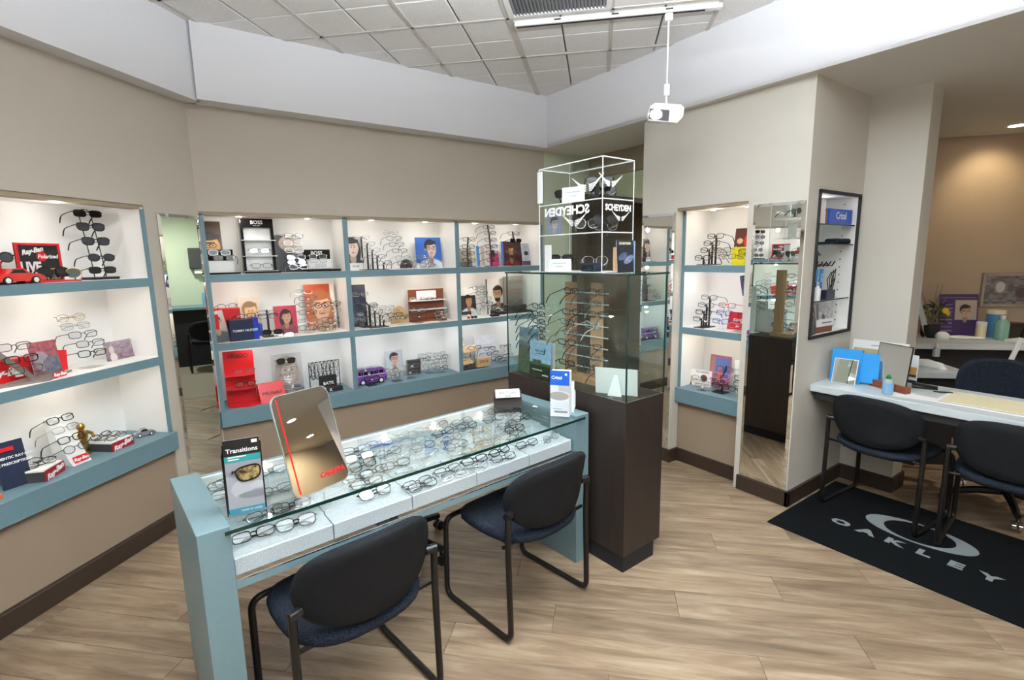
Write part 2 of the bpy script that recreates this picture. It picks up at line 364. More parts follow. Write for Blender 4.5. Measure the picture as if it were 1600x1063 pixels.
# return-air grille in the grid
vt = thing('air_vent', 'grey louvred return-air vent set in the tiled ceiling', 'vent', uv(U0-SQ, V0+SQ)+Vector((0, 0, CEIL-.012)), pi/4)
B().b2(-.285, .285, -.285, .285, .012, .02).obj('backing', 'vent_back', vt)
B().b2(-.292, -.262, -.292, .292, 0, .012).b2(.262, .292, -.292, .292, 0, .012).b2(-.262, .262, -.292, -.262, 0, .012).b2(-.262, .262, .262, .292, 0, .012).obj('frame', 'white_metal', vt)
sm = B().box((0, 0, 0), (.524, .016, .002), rot=(radians(35), 0, 0)).data('slat')
for i in range(26): link('slat', sm, 'vent_grey', vt, loc=(0, -.25+i*.02, .004))
# bodies of the added fill lights, hung out of view
for n, (x, y, a, ZP, _u_, _d_) in enumerate(ADDED_LIGHTS):
    t = thing('added_pendant', 'added white fill light hung out of view, ' + ['the one nearest the display desk', 'the one toward the reception desk', 'the one toward the left wall', 'the rearmost one'][n], 'ceiling light', (x, y, ZP), radians(a), 'added fill lights')
    B().b2(-.14, -.125, -.6, .6, 0, .05).b2(.125, .14, -.6, .6, 0, .05).b2(-.125, .125, -.6, -.585, 0, .05).b2(-.125, .125, .585, .6, 0, .05).obj('frame', 'white_metal', t)
    B().b2(-.125, .125, -.585, .585, .004, .010).obj('diffuser', 'added_lamp_panel', t); B().b2(-.125, .125, -.585, .585, .042, .046).obj('upper_diffuser', 'added_lamp_panel', t)
    for q in (-.5, .5): B().cyl((0, q, .046), (0, q, CEIL+.004-ZP), .003, n=6).obj('cable', 'chrome', t)
# track with hanging spot
tr0, tr1 = uv(3.245, -.50), uv(3.245, .67)
t = thing('light_track', 'white lighting track fixed under the tiled ceiling beside the vent', 'light track', (tr0+tr1)/2+Vector((0, 0, CEIL-.03)), -pi/4)
L = (tr1-tr0).length
B().b2(-L/2, L/2, -.02, .02, 0, .028, bev=.003).obj('rail', 'white_metal', t)
B().b2(-L/2+.01, L/2-.09, -.008, .008, -.002, .001).obj('slot', 'black_matte', t)
for q in (-.33, .0, .30): B().b2(q-.02, q+.02, -.023, -.017, .012, .02).obj('clip', 'charcoal', t)
lp = uv(3.25, .385)
t = thing('track_spotlight', 'white boxy track spotlight hanging on a thin rod, lit', 'spotlight', (lp.x, lp.y, 2.36), radians(-46))
B().b2(-.022, .022, -.02, .02, .50, .538, bev=.004).obj('track_adapter', 'white_metal', t)
B().cyl((0, 0, .14), (0, 0, .50), .0055).obj('rod', 'white_metal', t, True)
B().b2(-.017, .017, -.013, .013, .10, .165, bev=.003).cyl((0, 0, .04), (0, 0, .10), .008).obj('swivel', 'white_metal', t)
m = Euler((radians(96), radians(9), 0)).to_matrix().to_4x4()
head = B().prism([(-.105, -.015), (-.10, .028), (-.075, .048), (.07, .052), (.092, .036), (.094, -.01), (.068, -.046), (-.095, -.048)], -.05, .05, m).obj('lamp_head', 'white_metal', t)
B().prism([(-.096, -.042), (.018, -.042), (.012, .016), (-.098, .016)], .049, .0515, m).obj('opening', 'charcoal', t)
B().prism([(-.058+.034*cos(k*pi/6), -.013+.027*sin(k*pi/6)) for k in range(12)], .051, .054, m).obj('bulb', 'lamp_on', t)
_hw = t.matrix_basis @ m @ Vector((-.055, -.01, .09))
spot(_hw, _hw + (t.matrix_basis.to_3x3() @ m.to_3x3() @ Vector((0, 0, 1))) - Vector((0, 0, .35)), 12, WARM, 110, .7)

# shelf units -----------------------------------------------------------
def shelf_unit(u, label, s0, s1, divs, dep=.30, ends=(1, 1)):
    o, t_, n, a = frame_axes(u); t = thing('shelf_unit', label, 'shelf unit', o, a)
    B().b2(s0, s1, dep, dep+.02, .47, ZT-.012).obj('back_panel', 'niche_white', t)
    B().b2(s0, s1, .07, dep, ZT-.012, ZT).obj('top_panel', 'niche_white', t)
    for s, w in ((s0, 1), (s1, -1)):
        B().b2(s, s+w*.018, .006, dep, .575, ZT-.012).obj('side_panel', 'niche_white', t)
        B().b2(s, s+w*.024, -.002, .006, .575, ZT-.022).obj('side_edge', 'blue_lam', t)
    for s in divs:
        d = B().b2(s-.016, s+.016, .006, dep, .575, ZT-.012).obj('divider', 'niche_white', t)
        B().b2(s-.017, s+.017, -.004, .006, .575, ZT-.022).obj('divider_edge', 'blue_lam', d)
    cuts = [s0+.018] + [x for s in divs for x in (s-.016, s+.016)] + [s1-.018]
    for z in (Z1, Z2):
        for c0, c1 in zip(cuts[::2], cuts[1::2]):
            d = B().b2(c0, c1, .004, dep, z-.03, z).obj('shelf', 'niche_white', t)
            B().b2(c0-.002, c1+.002, -.006, .004, z-.047, z).obj('shelf_edge', 'blue_lam', d)
    B().b2(s0-.004, s1+.004, -.03, dep, .468, Z0, bev=.002).obj('bottom_shelf', 'blue_lam', t)
    return t, cuts
UL, cutL = shelf_unit('L', 'white built-in shelf unit with blue edges on the angled left wall', -.40, 2.467, [.62])
UB, cutB = shelf_unit('B', 'white built-in three-bay shelf unit with blue edges on the back wall', .302, 3.045, [1.207, 2.133])
UR, cutR = shelf_unit('R', 'narrow white built-in shelf unit with blue edges between two mirrors', -2.297, -1.757, [])
# puck lights under each board
PUCK = B().cyl((0, 0, -.006), (0, 0, 0), .022, n=16).data('housing', True); PUCKL = B().cyl((0, 0, -.0075), (0, 0, -.004), .016, n=16).data('lens', True)
def puck(u, s, d, z, label, pw, col):
    o, t_, n, a = frame_axes(u); t = thing('puck_light', label, 'shelf light', world(u, s, d, z), a, 'small round lights under the shelves')
    link('housing', PUCK, 'chrome', t); link('lens', PUCKL, 'lamp_on', t)
    point(world(u, s, d, z-.03), pw, col, .02)
UNAME = {'L': 'left wall unit', 'B': 'back wall unit', 'R': 'narrow right unit'}
LC = {('L', 2): NEUT, ('L', 1): (1, .92, .83), ('L', 0): (1, .92, .83), ('B', 2): (1, .93, .86), ('B', 1): (1, .90, .80), ('B', 0): (.86, .93, 1), ('R', 2): (1, .90, .80), ('R', 1): (1, .95, .98), ('R', 0): (1, .87, .74)}
PP = .52
for u, cuts in (('L', cutL), ('B', cutB), ('R', cutR)):
    bays = list(zip(cuts[::2], cuts[1::2]))
    for bi, (c0, c1) in enumerate(bays):
        for r, zc in ((0, Z1-.031), (1, Z2-.031), (2, ZT-.013)):
            fr_ = (.25, .75) if u != 'L' else (.2, .5, .8)
            if u == 'R': fr_ = (.3, .8)
            for n, f in enumerate(fr_):
                puck(u, c0+(c1-c0)*f, .10, zc, '%s puck light over the %s shelf, %s%s' % (['left', 'right'][n] if len(fr_) == 2 else ['left', 'middle', 'right'][n], ['bottom', 'middle', 'top'][r], '' if len(bays) == 1 else ['first', 'second', 'third'][bi] + ' bay of the ', UNAME[u]), PP*(c1-c0)/.9*(2/len(fr_)), LC[(u, r)])
# wall mirrors -----------------------------------------------------------
def wall_mirror(label, loc, rz, w, h):
    t = thing('wall_mirror', label, 'mirror', loc, rz, 'tall frameless wall mirrors')
    bv = .018; m = B()
    B().b2(-w/2, w/2, .0005, .006, 0, h).obj('backing', 'mirror_edge', t)
    B().quad((-w/2+bv, -.004, bv), (w/2-bv, -.004, bv), (w/2-bv, -.004, h-bv), (-w/2+bv, -.004, h-bv)).obj('glass', 'mirror', t)
    q = [(-w/2, 0, 0), (w/2, 0, 0), (w/2, 0, h), (-w/2, 0, h)]; i = [(-w/2+bv, -.004, bv), (w/2-bv, -.004, bv), (w/2-bv, -.004, h-bv), (-w/2+bv, -.004, h-bv)]
    for k in range(4): m.quad(q[k], q[(k+1) % 4], i[(k+1) % 4], i[k])
    m.obj('bevel', 'mirror', t); return t
wall_mirror('tall frameless wall mirror in the corner between left and back shelf units', world('L', 2.682, -.014, .12), AL-radians(2), .285, 1.715)
wall_mirror('tall frameless wall mirror on the pier right of the narrow shelf unit', (3.053, 1.578, .105), -pi/2, .305, 1.735)
wall_mirror('tall frameless wall mirror partly behind the glass display case', (3.053, 2.448, .105), -pi/2, .292, 1.735)
# ------------------------------------------------------------------ big furniture
TT = radians(5); TO = Vector((.033, 1.622, 0)); TH = .78
desk = thing('display_desk', 'pale blue display desk with glass top full of eyeglasses', 'desk', TO, TT)
B().b2(0, .088, 0, .52, 0, TH, bev=.0015).obj('end_panel', 'blue_lam_pale', desk)
B().b2(1.60, 1.69, 0, .52, 0, TH, bev=.0015).obj('end_panel', 'blue_lam_pale', desk)
B().b2(.088, 1.60, .488, .506, .56, TH-.018).obj('back_panel', 'niche_white', desk)
B().b2(.088, 1.60, .506, .52, .56, TH-.016).obj('back_rail', 'blue_lam_pale', desk)
g = B().b2(.088, 1.645, -.012, .488, TH-.02, TH-.010).obj('glass_top', 'glass_top', desk)
B().b2(.070, 1.648, -.015, -.012, TH-.0205, TH-.0095).obj('glass_edge', 'glass_edge', g)
g = B().b2(.088, 1.60, .004, .488, .588, .596).obj('glass_shelf', 'glass_top', desk)
B().b2(.088, 1.60, 0, .004, .572, .5955).obj('front_rail', 'blue_lam_pale', g)
B().b2(.088, 1.60, .0, .006, .5965, .60).obj('edge_strip', 'chrome', g)
def dw(x, y, z): return TO + Vector((cos(TT)*x - sin(TT)*y, sin(TT)*x + cos(TT)*y, z))
def dl(px, py, z):
    p = PZ(px, py, z) - TO; return Vector((p.x*cos(TT)+p.y*sin(TT), -p.x*sin(TT)+p.y*cos(TT), z))
TRX = [(.094, .398), (.402, .705), (.709, 1.012), (1.016, 1.312), (1.316, 1.594)]
for n, (a, b_) in enumerate(TRX):
    t = thing('display_tray', 'speckled pale grey tray, %s from the left inside the glass desk' % ['first', 'second', 'third', 'fourth', 'fifth'][n], 'tray', dw(a, .03, .6), TT, 'speckled trays in the desk')
    w = b_-a
    pf = [(0, 0), (0, .052), (.004, .056)]
    for k_ in range(6): y_ = .02+k_*.072; pf += [(y_, .056+.15*y_-.004), (y_+.058, .056+.15*(y_+.058)-.008), (y_+.062, .056+.15*(y_+.062)+.002)]
    pf += [(.45, .122), (.45, 0)]
    B().prism(pf, 0, w, Matrix(((0, 0, 1, 0), (1, 0, 0, 0), (0, 1, 0, 0), (0, 0, 0, 1)))).obj('tray_body', 'speckle', t)

# glass display case on the dark wooden kiosk
KA = radians(2.5); KO = Vector((1.752, 1.56, 0)); KW, KL = .29, .90
def kw(x, y, z): return KO + Vector((cos(KA)*x - sin(KA)*y, sin(KA)*x + cos(KA)*y, z))
kio = thing('display_kiosk', 'tall dark wood kiosk with a glass display case on top', 'display case', KO, KA)
B().b2(0, KW, 0, KL, .085, .868, bev=.0012).obj('cabinet', 'dark_wood', kio)
B().b2(.004, KW-.045, .004, KL-.01, 0, .085).obj('plinth', 'black_matte', kio)
B().b2(.012, KW-.012, .012, KL-.012, .868, .870).obj('deck', 'base_brown', kio)
GT = 1.467
for nm, q in (('glass_pane', (.002, .008, .002, KL-.002)), ('glass_pane', (KW-.008, KW-.002, .002, KL-.002)), ('glass_pane', (.008, KW-.008, .002, .008)), ('glass_pane', (.008, KW-.008, KL-.008, KL-.002))):
    B().b2(*q, .870, GT-.008).obj(nm, 'glass', kio)
g = B().b2(-.004, KW+.004, -.004, KL+.004, GT-.008, GT).obj('glass_lid', 'glass', kio)
B().b2(-.0065, -.004, -.0065, KL+.0065, GT-.0085, GT+.0005).b2(KW+.004, KW+.0065, -.0065, KL+.0065, GT-.0085, GT+.0005).b2(-.004, KW+.004, -.0065, -.004, GT-.0085, GT+.0005).obj('glass_edge', 'glass_edge', g)
for x, y in ((.002, .002), (KW-.002, .002), (.002, KL-.002), (KW-.002, KL-.002)):
    B().b2(x-.003, x+.003, y-.003, y+.003, .870, GT-.008).obj('corner_seam', 'glass_edge', kio)

# guest chairs ---------------------------------------------------------------
def superell(a, b, e, n): return [(a*math.copysign(abs(cos(2*pi*k/n))**(2/e), cos(2*pi*k/n)), b*math.copysign(abs(sin(2*pi*k/n))**(2/e), sin(2*pi*k/n))) for k in range(n)]
def pad(layers, fn, n):
    """closed skin from stacked outlines; fn maps (u,v,w)->point"""
    b = B(); rings = [[b.bm.verts.new(fn(u, v, w)) for u, v in o] for o, w in layers]
    for A, C in zip(rings, rings[1:]):
        for k in range(n): b.bm.faces.new((A[k], A[(k+1) % n], C[(k+1) % n], C[k]))
    for R_, o, w in ((rings[0], layers[0][0], layers[0][1]), (rings[-1], layers[-1][0], layers[-1][1])):
        prev = R_
        for f in (.75, .5, .25):
            nr = [b.bm.verts.new(fn(u*f, v*f, w)) for u, v in o]
            for k in range(n): b.bm.faces.new((prev[k], prev[(k+1) % n], nr[(k+1) % n], nr[k]))
            prev = nr
        c = b.bm.verts.new(fn(0, 0, w))
        for k in range(n): b.bm.faces.new((prev[k], prev[(k+1) % n], c))
    return b
N_ = 40
def ch_meshes():
    def seatf(u, v, w):    # u across, v front(+)/back, w thickness
        z = .428 + w - .02*max(0, v/.22)**3 + .018*(u/.23)**2 - .012*(1-(v/.22)**2)
        return (u, v-.038, z)
    so = lambda f: superell(.232*f, .236*f, 2.9, N_)
    seat = pad([(so(.9), -.034), (so(.99), -.022), (so(1), -.008), (so(.98), .006), (so(.9), .014)], seatf, N_).data('seat', True, 60)
    def backf(u, v, w):    # u across, v up, w toward the rear
        R = .36; th = u/R; y = R*(1-cos(th)) ; lean = .18*v
        return (R*sin(th), -.282 + y - lean - w, .598 + v)
    bo = lambda f: [(x*(1 - .13*max(0, -y/.145)**1.5), y) for x, y in superell(.252*f, .145*f, 2.5, N_)]
    shell = pad([(bo(.95), .028), (bo(1), .018), (bo(1.0), .002), (bo(.97), -.002)], backf, N_).data('back_shell', True, 60)
    cush = pad([(bo(.965), -.002), (bo(.96), -.018), (bo(.9), -.03)], backf, N_).data('back_cushion', True, 60)
    leg = {}
    for s in (-1, 1):
        def arc(p, a, b, r, n=5):
            p, a, b = Vector(p), Vector(a), Vector(b); d0 = (a-p).normalized(); d1 = (b-p).normalized()
            return [p + d0*r*(1-t)**2 + d1*r*t**2 for t in [i/n for i in range(n+1)]]
        x = .242*s
        top = (x, -.236, .565); rf = (x*1.0, -.24, .012); ff = (x, .195, .012); fu = (x, .185, .39); fi = (x*.7, .185, .392)
        pts = [top] + [(x, -.232, .40)] + arc(rf, (x, -.235, .40), ff, .045) + arc(ff, rf, fu, .045) + arc(fu, ff, fi, .045) + [(x*.45, .185, .392)]
        leg[s] = B().tube(pts, .0125, 10).data('frame_tube', True, 60)
    pin = B().cyl((-.245, -.205, .412), (.245, -.205, .412), .008, n=8).data('seat_bar', True)
    und = B().b2(-.18, .18, -.17, .15, .378, .392).data('under_plate')
    bump = {q: B().cyl((q*.252, -.236, .555), (q*.215, -.226, .555), .016, n=10).data('bracket', True) for q in (-1, 1)}
    return seat, shell, cush, leg, pin, und, bump
CHM = ch_meshes()
def guest_chair(label, loc, rz):
    t = thing('guest_chair', label, 'chair', loc, rz, 'black sled-base guest chairs')
    seat, shell, cush, leg, pin, und, bump = CHM
    link('seat', seat, 'fabric', t); link('back_shell', shell, 'shell_plastic', t); link('back_cushion', cush, 'fabric', t)
    for s in (-1, 1): link('frame_tube', leg[s], 'black_metal', t)
    link('seat_bar', pin, 'black_metal', t); link('under_plate', und, 'black_plastic', t); [link('bracket', bump[q], 'black_plastic', t) for q in (-1, 1)]; return t
guest_chair('black sled-base chair nearest the camera at the left of the display desk', (.437, 1.692, 0), radians(8))
guest_chair('black sled-base chair at the right end of the display desk beside the kiosk', (1.247, 1.779, 0), radians(7.8))
guest_chair('black sled-base chair at the reception counter nearest the wall niche', (3.485, 1.047, .006), radians(-94))
guest_chair('black sled-base chair at the reception counter cut off by the right edge', (3.479, .502, .006), radians(-85))

# swivel chairs, mostly hidden ------------------------------------------------
def swivel(label, loc, rz, caster, seat=True, backr=True):
    t = thing('swivel_chair', label, 'office chair', loc, rz)
    for k in range(5):
        a = 2*pi*k/5; e = Vector((cos(a), sin(a), 0))
        l = B().tube([e*.03+Vector((0, 0, .11)), e*.16+Vector((0, 0, .105)), e*.30+Vector((0, 0, .082))], [.026, .022, .017], 8).obj('base_leg', 'black_plastic', t, True)
        c = B().cyl(e*.29+Vector((0, 0, .08)), e*.29+Vector((0, 0, .05)), .008, n=8)
        p = Vector((-sin(a), cos(a), 0)); q = e*.30+Vector((0, 0, .027))
        c.cyl(q-p*.022, q-p*.006, .026, n=14).cyl(q+p*.006, q+p*.022, .026, n=14).obj('caster', caster, l, True)
    B().cyl((0, 0, .09), (0, 0, .36), .026, n=12).obj('gas_column', 'black_plastic', t, True)
    if seat:
        so = lambda f: superell(.23*f, .22*f, 3, N_)
        pad([(so(.92), .36), (so(1), .375), (so(1), .41), (so(.93), .425)], lambda u, v, w: (u, v, w), N_).obj('seat', 'fabric', t, True)
    if backr:
        B().tube([(0, -.1, .36), (0, -.26, .40), (0, -.28, .6)], .02, 8).obj('back_stem', 'black_plastic', t, True)
        bo = lambda f: superell(.2*f, .17*f, 3, N_)
        pad([(bo(.9), .0), (bo(1), .02), (bo(.9), .05)], lambda u, v, w: (u, -.26-w+u*u*.6, .70+v), N_).obj('backrest', 'fabric', t, True)
    return t
swivel('low black rolling stool tucked behind the glass display desk', (.93, 2.43, 0), radians(12), 'black_plastic', True, False)
swivel('dark office chair with chrome casters under the reception counter', (4.06, .62, 0), radians(128), 'chrome', True, True)
# floor mat -------------------------------------------------------------------
mt = thing('floor_mat', 'black entrance mat with grey lettering and ring emblem', 'mat', (2.785, 1.392, 0), radians(-90))
MW, MD = 1.55, .885
B().b2(0, MW, 0, MD, .0005, .006, bev=.002).obj('mat_body', 'mat_rubber', mt)
for i, c in enumerate('OAKLEY'):
    text(c, .085, 'mat_grey', mt, (.262+i*.129, .32, .0062), (0, 0, 0), sx=1.35, bold=.005, name='letter')
def ring(cx, cy, a, b, ai, bi, n=48):
    bb = B(); o = [bb.bm.verts.new((cx+a*cos(2*pi*k/n), cy+b*sin(2*pi*k/n), .0066)) for k in range(n)]; i = [bb.bm.verts.new((cx+ai*cos(2*pi*k/n), cy+bi*sin(2*pi*k/n), .0066)) for k in range(n)]
    for k in range(n): bb.bm.faces.new((o[k], o[(k+1) % n], i[(k+1) % n], i[k]))
    return bb
ring(.57, .525, .252, .128, .160, .113).obj('ring_emblem', 'mat_grey', mt)

# reception counter ---------------------------------------------------------------
rc = thing('reception_counter', 'pale grey reception counter along the right side', 'counter', (0, 0, 0))
B().b2(3.25, 3.775, -1.2, 1.418, .705, .748, bev=.003).obj('counter_top', 'grey_lam', rc)
B().b2(3.27, 3.75, -1.19, 1.40, .66, .705).obj('under_frame', 'black_matte', rc)
B().b2(3.30, 3.74, -1.2, -1.16, 0, .705).obj('end_panel', 'grey_lam', rc)
# ------------------------------------------------------------------ printed cards: colours of the print itself, on a real card
def P_(c): return np.array(lin(c)) if isinstance(c, str) else np.array(c)
def printed(w, h, ops, n=3000, th=.003):
    """card w x h, front at y=0 facing -y, base at z=0"""
    nx = max(6, int(sqrt(n*w/h))); ny = max(6, int(n/nx)); X, Y = np.meshgrid(np.linspace(0, 1, nx), np.linspace(0, 1, ny)); C = np.ones((ny, nx, 3)); asp = w/h
    for o in ops:
        k = o[0]
        if k == 'bg': C[:] = P_(o[1])
        elif k == 'g': t = Y[..., None]; C[:] = P_(o[2])*(1-t) + P_(o[1])*t
        elif k == 'r': x0, y0, x1, y1 = o[1:5]; m = (X >= x0) & (X <= x1) & (Y >= y0) & (Y <= y1); C[m] = P_(o[5])
        elif k == 'e':
            cx, cy, rx, ry = o[1:5]; a = o[6] if len(o) > 6 else 0; dx = (X-cx)*asp; dy = Y-cy; u = dx*cos(a)+dy*sin(a); v = -dx*sin(a)+dy*cos(a)
            d = (u/(rx*1.0))**2+(v/ry)**2; m = np.clip((1.12-d)/.24, 0, 1)[..., None]; C[:] = C*(1-m)+P_(o[5])*m
        elif k == 'n': rs = np.random.RandomState(o[1]); N = rs.rand(o[3], o[3]); iy = (Y*(o[3]-1)).astype(int); ix = (X*(o[3]-1)).astype(int); m = (N[iy, ix]*o[4])[..., None]; C[:] = C*(1-m)+P_(o[2])*m
        elif k == 'p':
            pts = o[1]; m = np.zeros_like(X, bool); j = len(pts)-1
            for i in range(len(pts)):
                xi, yi = pts[i]; xj, yj = pts[j]; cnd = ((yi > Y) != (yj > Y)) & (X < (xj-xi)*(Y-yi)/((yj-yi) or 1e-9)+xi); m ^= cnd; j = i
            C[m] = P_(o[2])
    V = [(-w/2+w*i/(nx-1), 0, h*j/(ny-1)) for j in range(ny) for i in range(nx)]; F = [(j*nx+i, j*nx+i+1, (j+1)*nx+i+1, (j+1)*nx+i) for j in range(ny-1) for i in range(nx-1)]
    n0 = len(V); V += [(-w/2, th, 0), (w/2, th, 0), (w/2, th, h), (-w/2, th, h)]; c = [0, nx-1, nx*ny-1, nx*(ny-1)]
    F += [(n0+3, n0+2, n0+1, n0)] + [(c[k], n0+k, n0+(k+1) % 4, c[(k+1) % 4]) for k in range(4)]
    me = bpy.data.meshes.new('printed_card'); me.from_pydata(V, [], F); at_ = me.color_attributes.new('Col', 'FLOAT_COLOR', 'POINT')
    col = np.ones((len(V), 4), np.float32); col[:n0, :3] = C.reshape(-1, 3); col[n0:, :3] = .8; at_.data.foreach_set('color', col.ravel()); return me
def face(cx, cy, s, skin='d9a98a', hair='3a2a20', shirt=None, glasses='1c1c1e', long=0, asp=.8, turn=.05, beard=False):
    k = P_(skin); dk = tuple(k*.62); lt = tuple(np.minimum(k*1.12, 1)); o = []; f = cx+turn*s/asp
    if long: o += [('e', cx-.02*s, cy-.14*s, .47*s, .78*s, hair), ('e', cx+.12*s, cy-.35*s, .36*s, .6*s, hair)]
    if shirt: o += [('e', cx, cy-1.22*s, .88*s, .66*s, shirt), ('e', cx-.1*s, cy-1.30*s, .7*s, .5*s, tuple(P_(shirt)*.8))]
    o += [('e', cx, cy-.55*s, .17*s, .34*s, dk), ('e', cx-.03*s, cy+.17*s, .385*s, .42*s, hair), ('e', cx-.3*s/asp, cy-.04*s, .05*s, .10*s, dk)]
    o += [('e', f, cy+.02*s, .315*s, .40*s, dk), ('e', f+.02*s, cy+.02*s, .29*s, .38*s, skin), ('e', f, cy-.20*s, .235*s, .27*s, skin), ('e', f+.06*s, cy+.18*s, .20*s, .12*s, lt)]
    o += [('e', f-.02*s, cy+.37*s, .34*s, .13*s, hair, .12)]
    if beard: o += [('e', f, cy-.32*s, .22*s, .18*s, hair), ('e', f, cy-.16*s, .19*s, .10*s, skin)]
    for q in (-1, 1): o += [('e', f+q*.14*s/asp, cy+.155*s, .09*s, .020*s, hair), ('e', f+q*.14*s/asp, cy+.06*s, .05*s, .028*s, '3a2c26')]
    o += [('e', f+.025*s, cy-.06*s, .028*s, .11*s, dk), ('e', f+.005*s, cy-.05*s, .022*s, .10*s, lt), ('e', f, cy-.235*s, .10*s, .026*s, 'a2564c')]
    if glasses:
        for q in (-1, 1): o += [('e', f+q*.145*s/asp, cy+.05*s, .128*s, .092*s, glasses), ('e', f+q*.145*s/asp, cy+.05*s, .098*s, .066*s, lt), ('e', f+q*.14*s/asp, cy+.05*s, .042*s, .024*s, '3a2c26')]
        o += [('r', f-.05*s, cy+.06*s, f+.05*s, cy+.08*s, glasses), ('r', cx-.34*s/asp, cy+.07*s, f-.24*s/asp, cy+.095*s, glasses)]
    return o

# ------------------------------------------------------------------ eyeglasses
def outline(k, n=18):
    if k == 'r': return superell(.0265, .0165, 3.6, n)
    if k == 'o': return superell(.0255, .019, 2.2, n)
    if k == 'c': return superell(.0235, .022, 2.05, n)
    if k == 'w': return [(x*(1+5*y), y*(1 if y < 0 else .95)) for x, y in superell(.027, .0205, 3.0, n)]
    if k == 'a': return [(x*(1+6*min(0, y))+.12*min(0, y), y) for x, y in superell(.029, .0245, 2.4, n)]
GM = {}
def gmesh(part, k, r=.002):
    key = (part, k, r)
    if key in GM: return GM[key]
    b = B()
    if part == 'front':
        for s in (-1, 1): b.tube([(s*(.035+x), .0012*abs(x)/.026, z) for x, z in outline(k)], r, 5, True)
        b.tube([(-.0105, 0, .004), (-.004, -.001, .0075), (.004, -.001, .0075), (.0105, 0, .004)], r*1.05, 5)
        for s in (-1, 1): b.tube([(s*.0605, .001, .008), (s*.066, .003, .0085), (s*.068, .009, .0085)], r*1.15, 5)
    elif part == 'lens': b.prism(outline(k, 14), -.0004, .0004, Matrix(((1, 0, 0, 0), (0, 0, -1, .001), (0, 1, 0, 0), (0, 0, 0, 1))))
    elif part == 'temple_open': b.tube([(0, .008, .0085), (k*.002, .05, .008), (k*.002, .095, .006), (0, .118, -.006), (-k*.003, .138, -.026)], [r, r, r*1.1, r*1.5, r*1.3], 5)
    elif part == 'temple_fold': b.tube([(0, .008, .0085), (-k*.006, .016, .0085), (-k*.05, .022+.004*k, .004), (-k*.095, .024+.004*k, -.001), (-k*.118, .025+.004*k, -.012)], [r, r, r, r*1.4, r*1.2], 5)
    GM[key] = b.data('eyeglass_' + part, True, 60); return GM[key]
STY = {'k': ('black', 'black_gloss', .0023, 'lens_clear'), 'b': ('brown tortoiseshell', 'tortoise', .0022, 'lens_clear'), 's': ('silver', 'silver', .0015, 'lens_clear'), 'g': ('gold', 'gold', .0014, 'lens_clear'),
       'd': ('dark metal', 'charcoal', .0018, 'lens_clear'), 'c': ('clear', 'clear_frame', .002, 'lens_clear'), 'u': ('blue', 'blue_box', .002, 'lens_clear'), 'r': ('red', 'red', .002, 'lens_clear'), 'p': ('pink', 'pink', .002, 'lens_clear'),
       'K': ('black dark-lensed', 'black_gloss', .0026, 'lens_black'), 'G': ('green-lensed gold', 'gold', .0012, 'lens_dark'), 'B': ('brown dark-lensed', 'tortoise', .0024, 'lens_black')}
def glasses(M4, sty, label, group, fold=False, scale=1.0, temples=True):
    desc, fm, r, lm = STY[sty[0]]; k = sty[1]; sun = sty[0] in 'KGB'
    t = bpy.data.objects.new('sunglasses' if sun else 'eyeglasses', None); COL.objects.link(t); t.empty_display_size = .02
    t.matrix_world = M4 @ Matrix.Scale(scale, 4); tag(t, label, 'sunglasses' if sun else 'eyeglasses', group)
    link('frame_front', gmesh('front', k, r), fm, t)
    for s in (-1, 1):
        link('lens', gmesh('lens', k), lm, t, loc=(s*.035, 0, 0))
        if temples: link('temple', gmesh('temple_fold' if fold else 'temple_open', s, r*.9), fm, t, loc=(s*.068, 0, 0))
    return t
ORD = ['first', 'second', 'third', 'fourth', 'fifth', 'sixth', 'seventh', 'eighth', 'ninth', 'tenth', 'eleventh', 'twelfth', 'thirteenth', 'fourteenth', 'fifteenth', 'sixteenth', 'seventeenth', 'eighteenth', 'nineteenth', 'twentieth', 'twenty-first', 'twenty-second', 'twenty-third', 'twenty-fourth']
def gname(sty): return STY[sty[0]][0] + (' sunglasses' if sty[0] in 'KGB' else ' eyeglasses')
def gpos(u, px, py, d, yaw=0, tilt=-8, roll=0):
    p = at(u, px, py, d); a = FR[u][1]
    return Matrix.Translation(world(u, p.x, d, p.z)) @ Euler((radians(tilt), radians(roll), a+radians(yaw))).to_matrix().to_4x4(), p
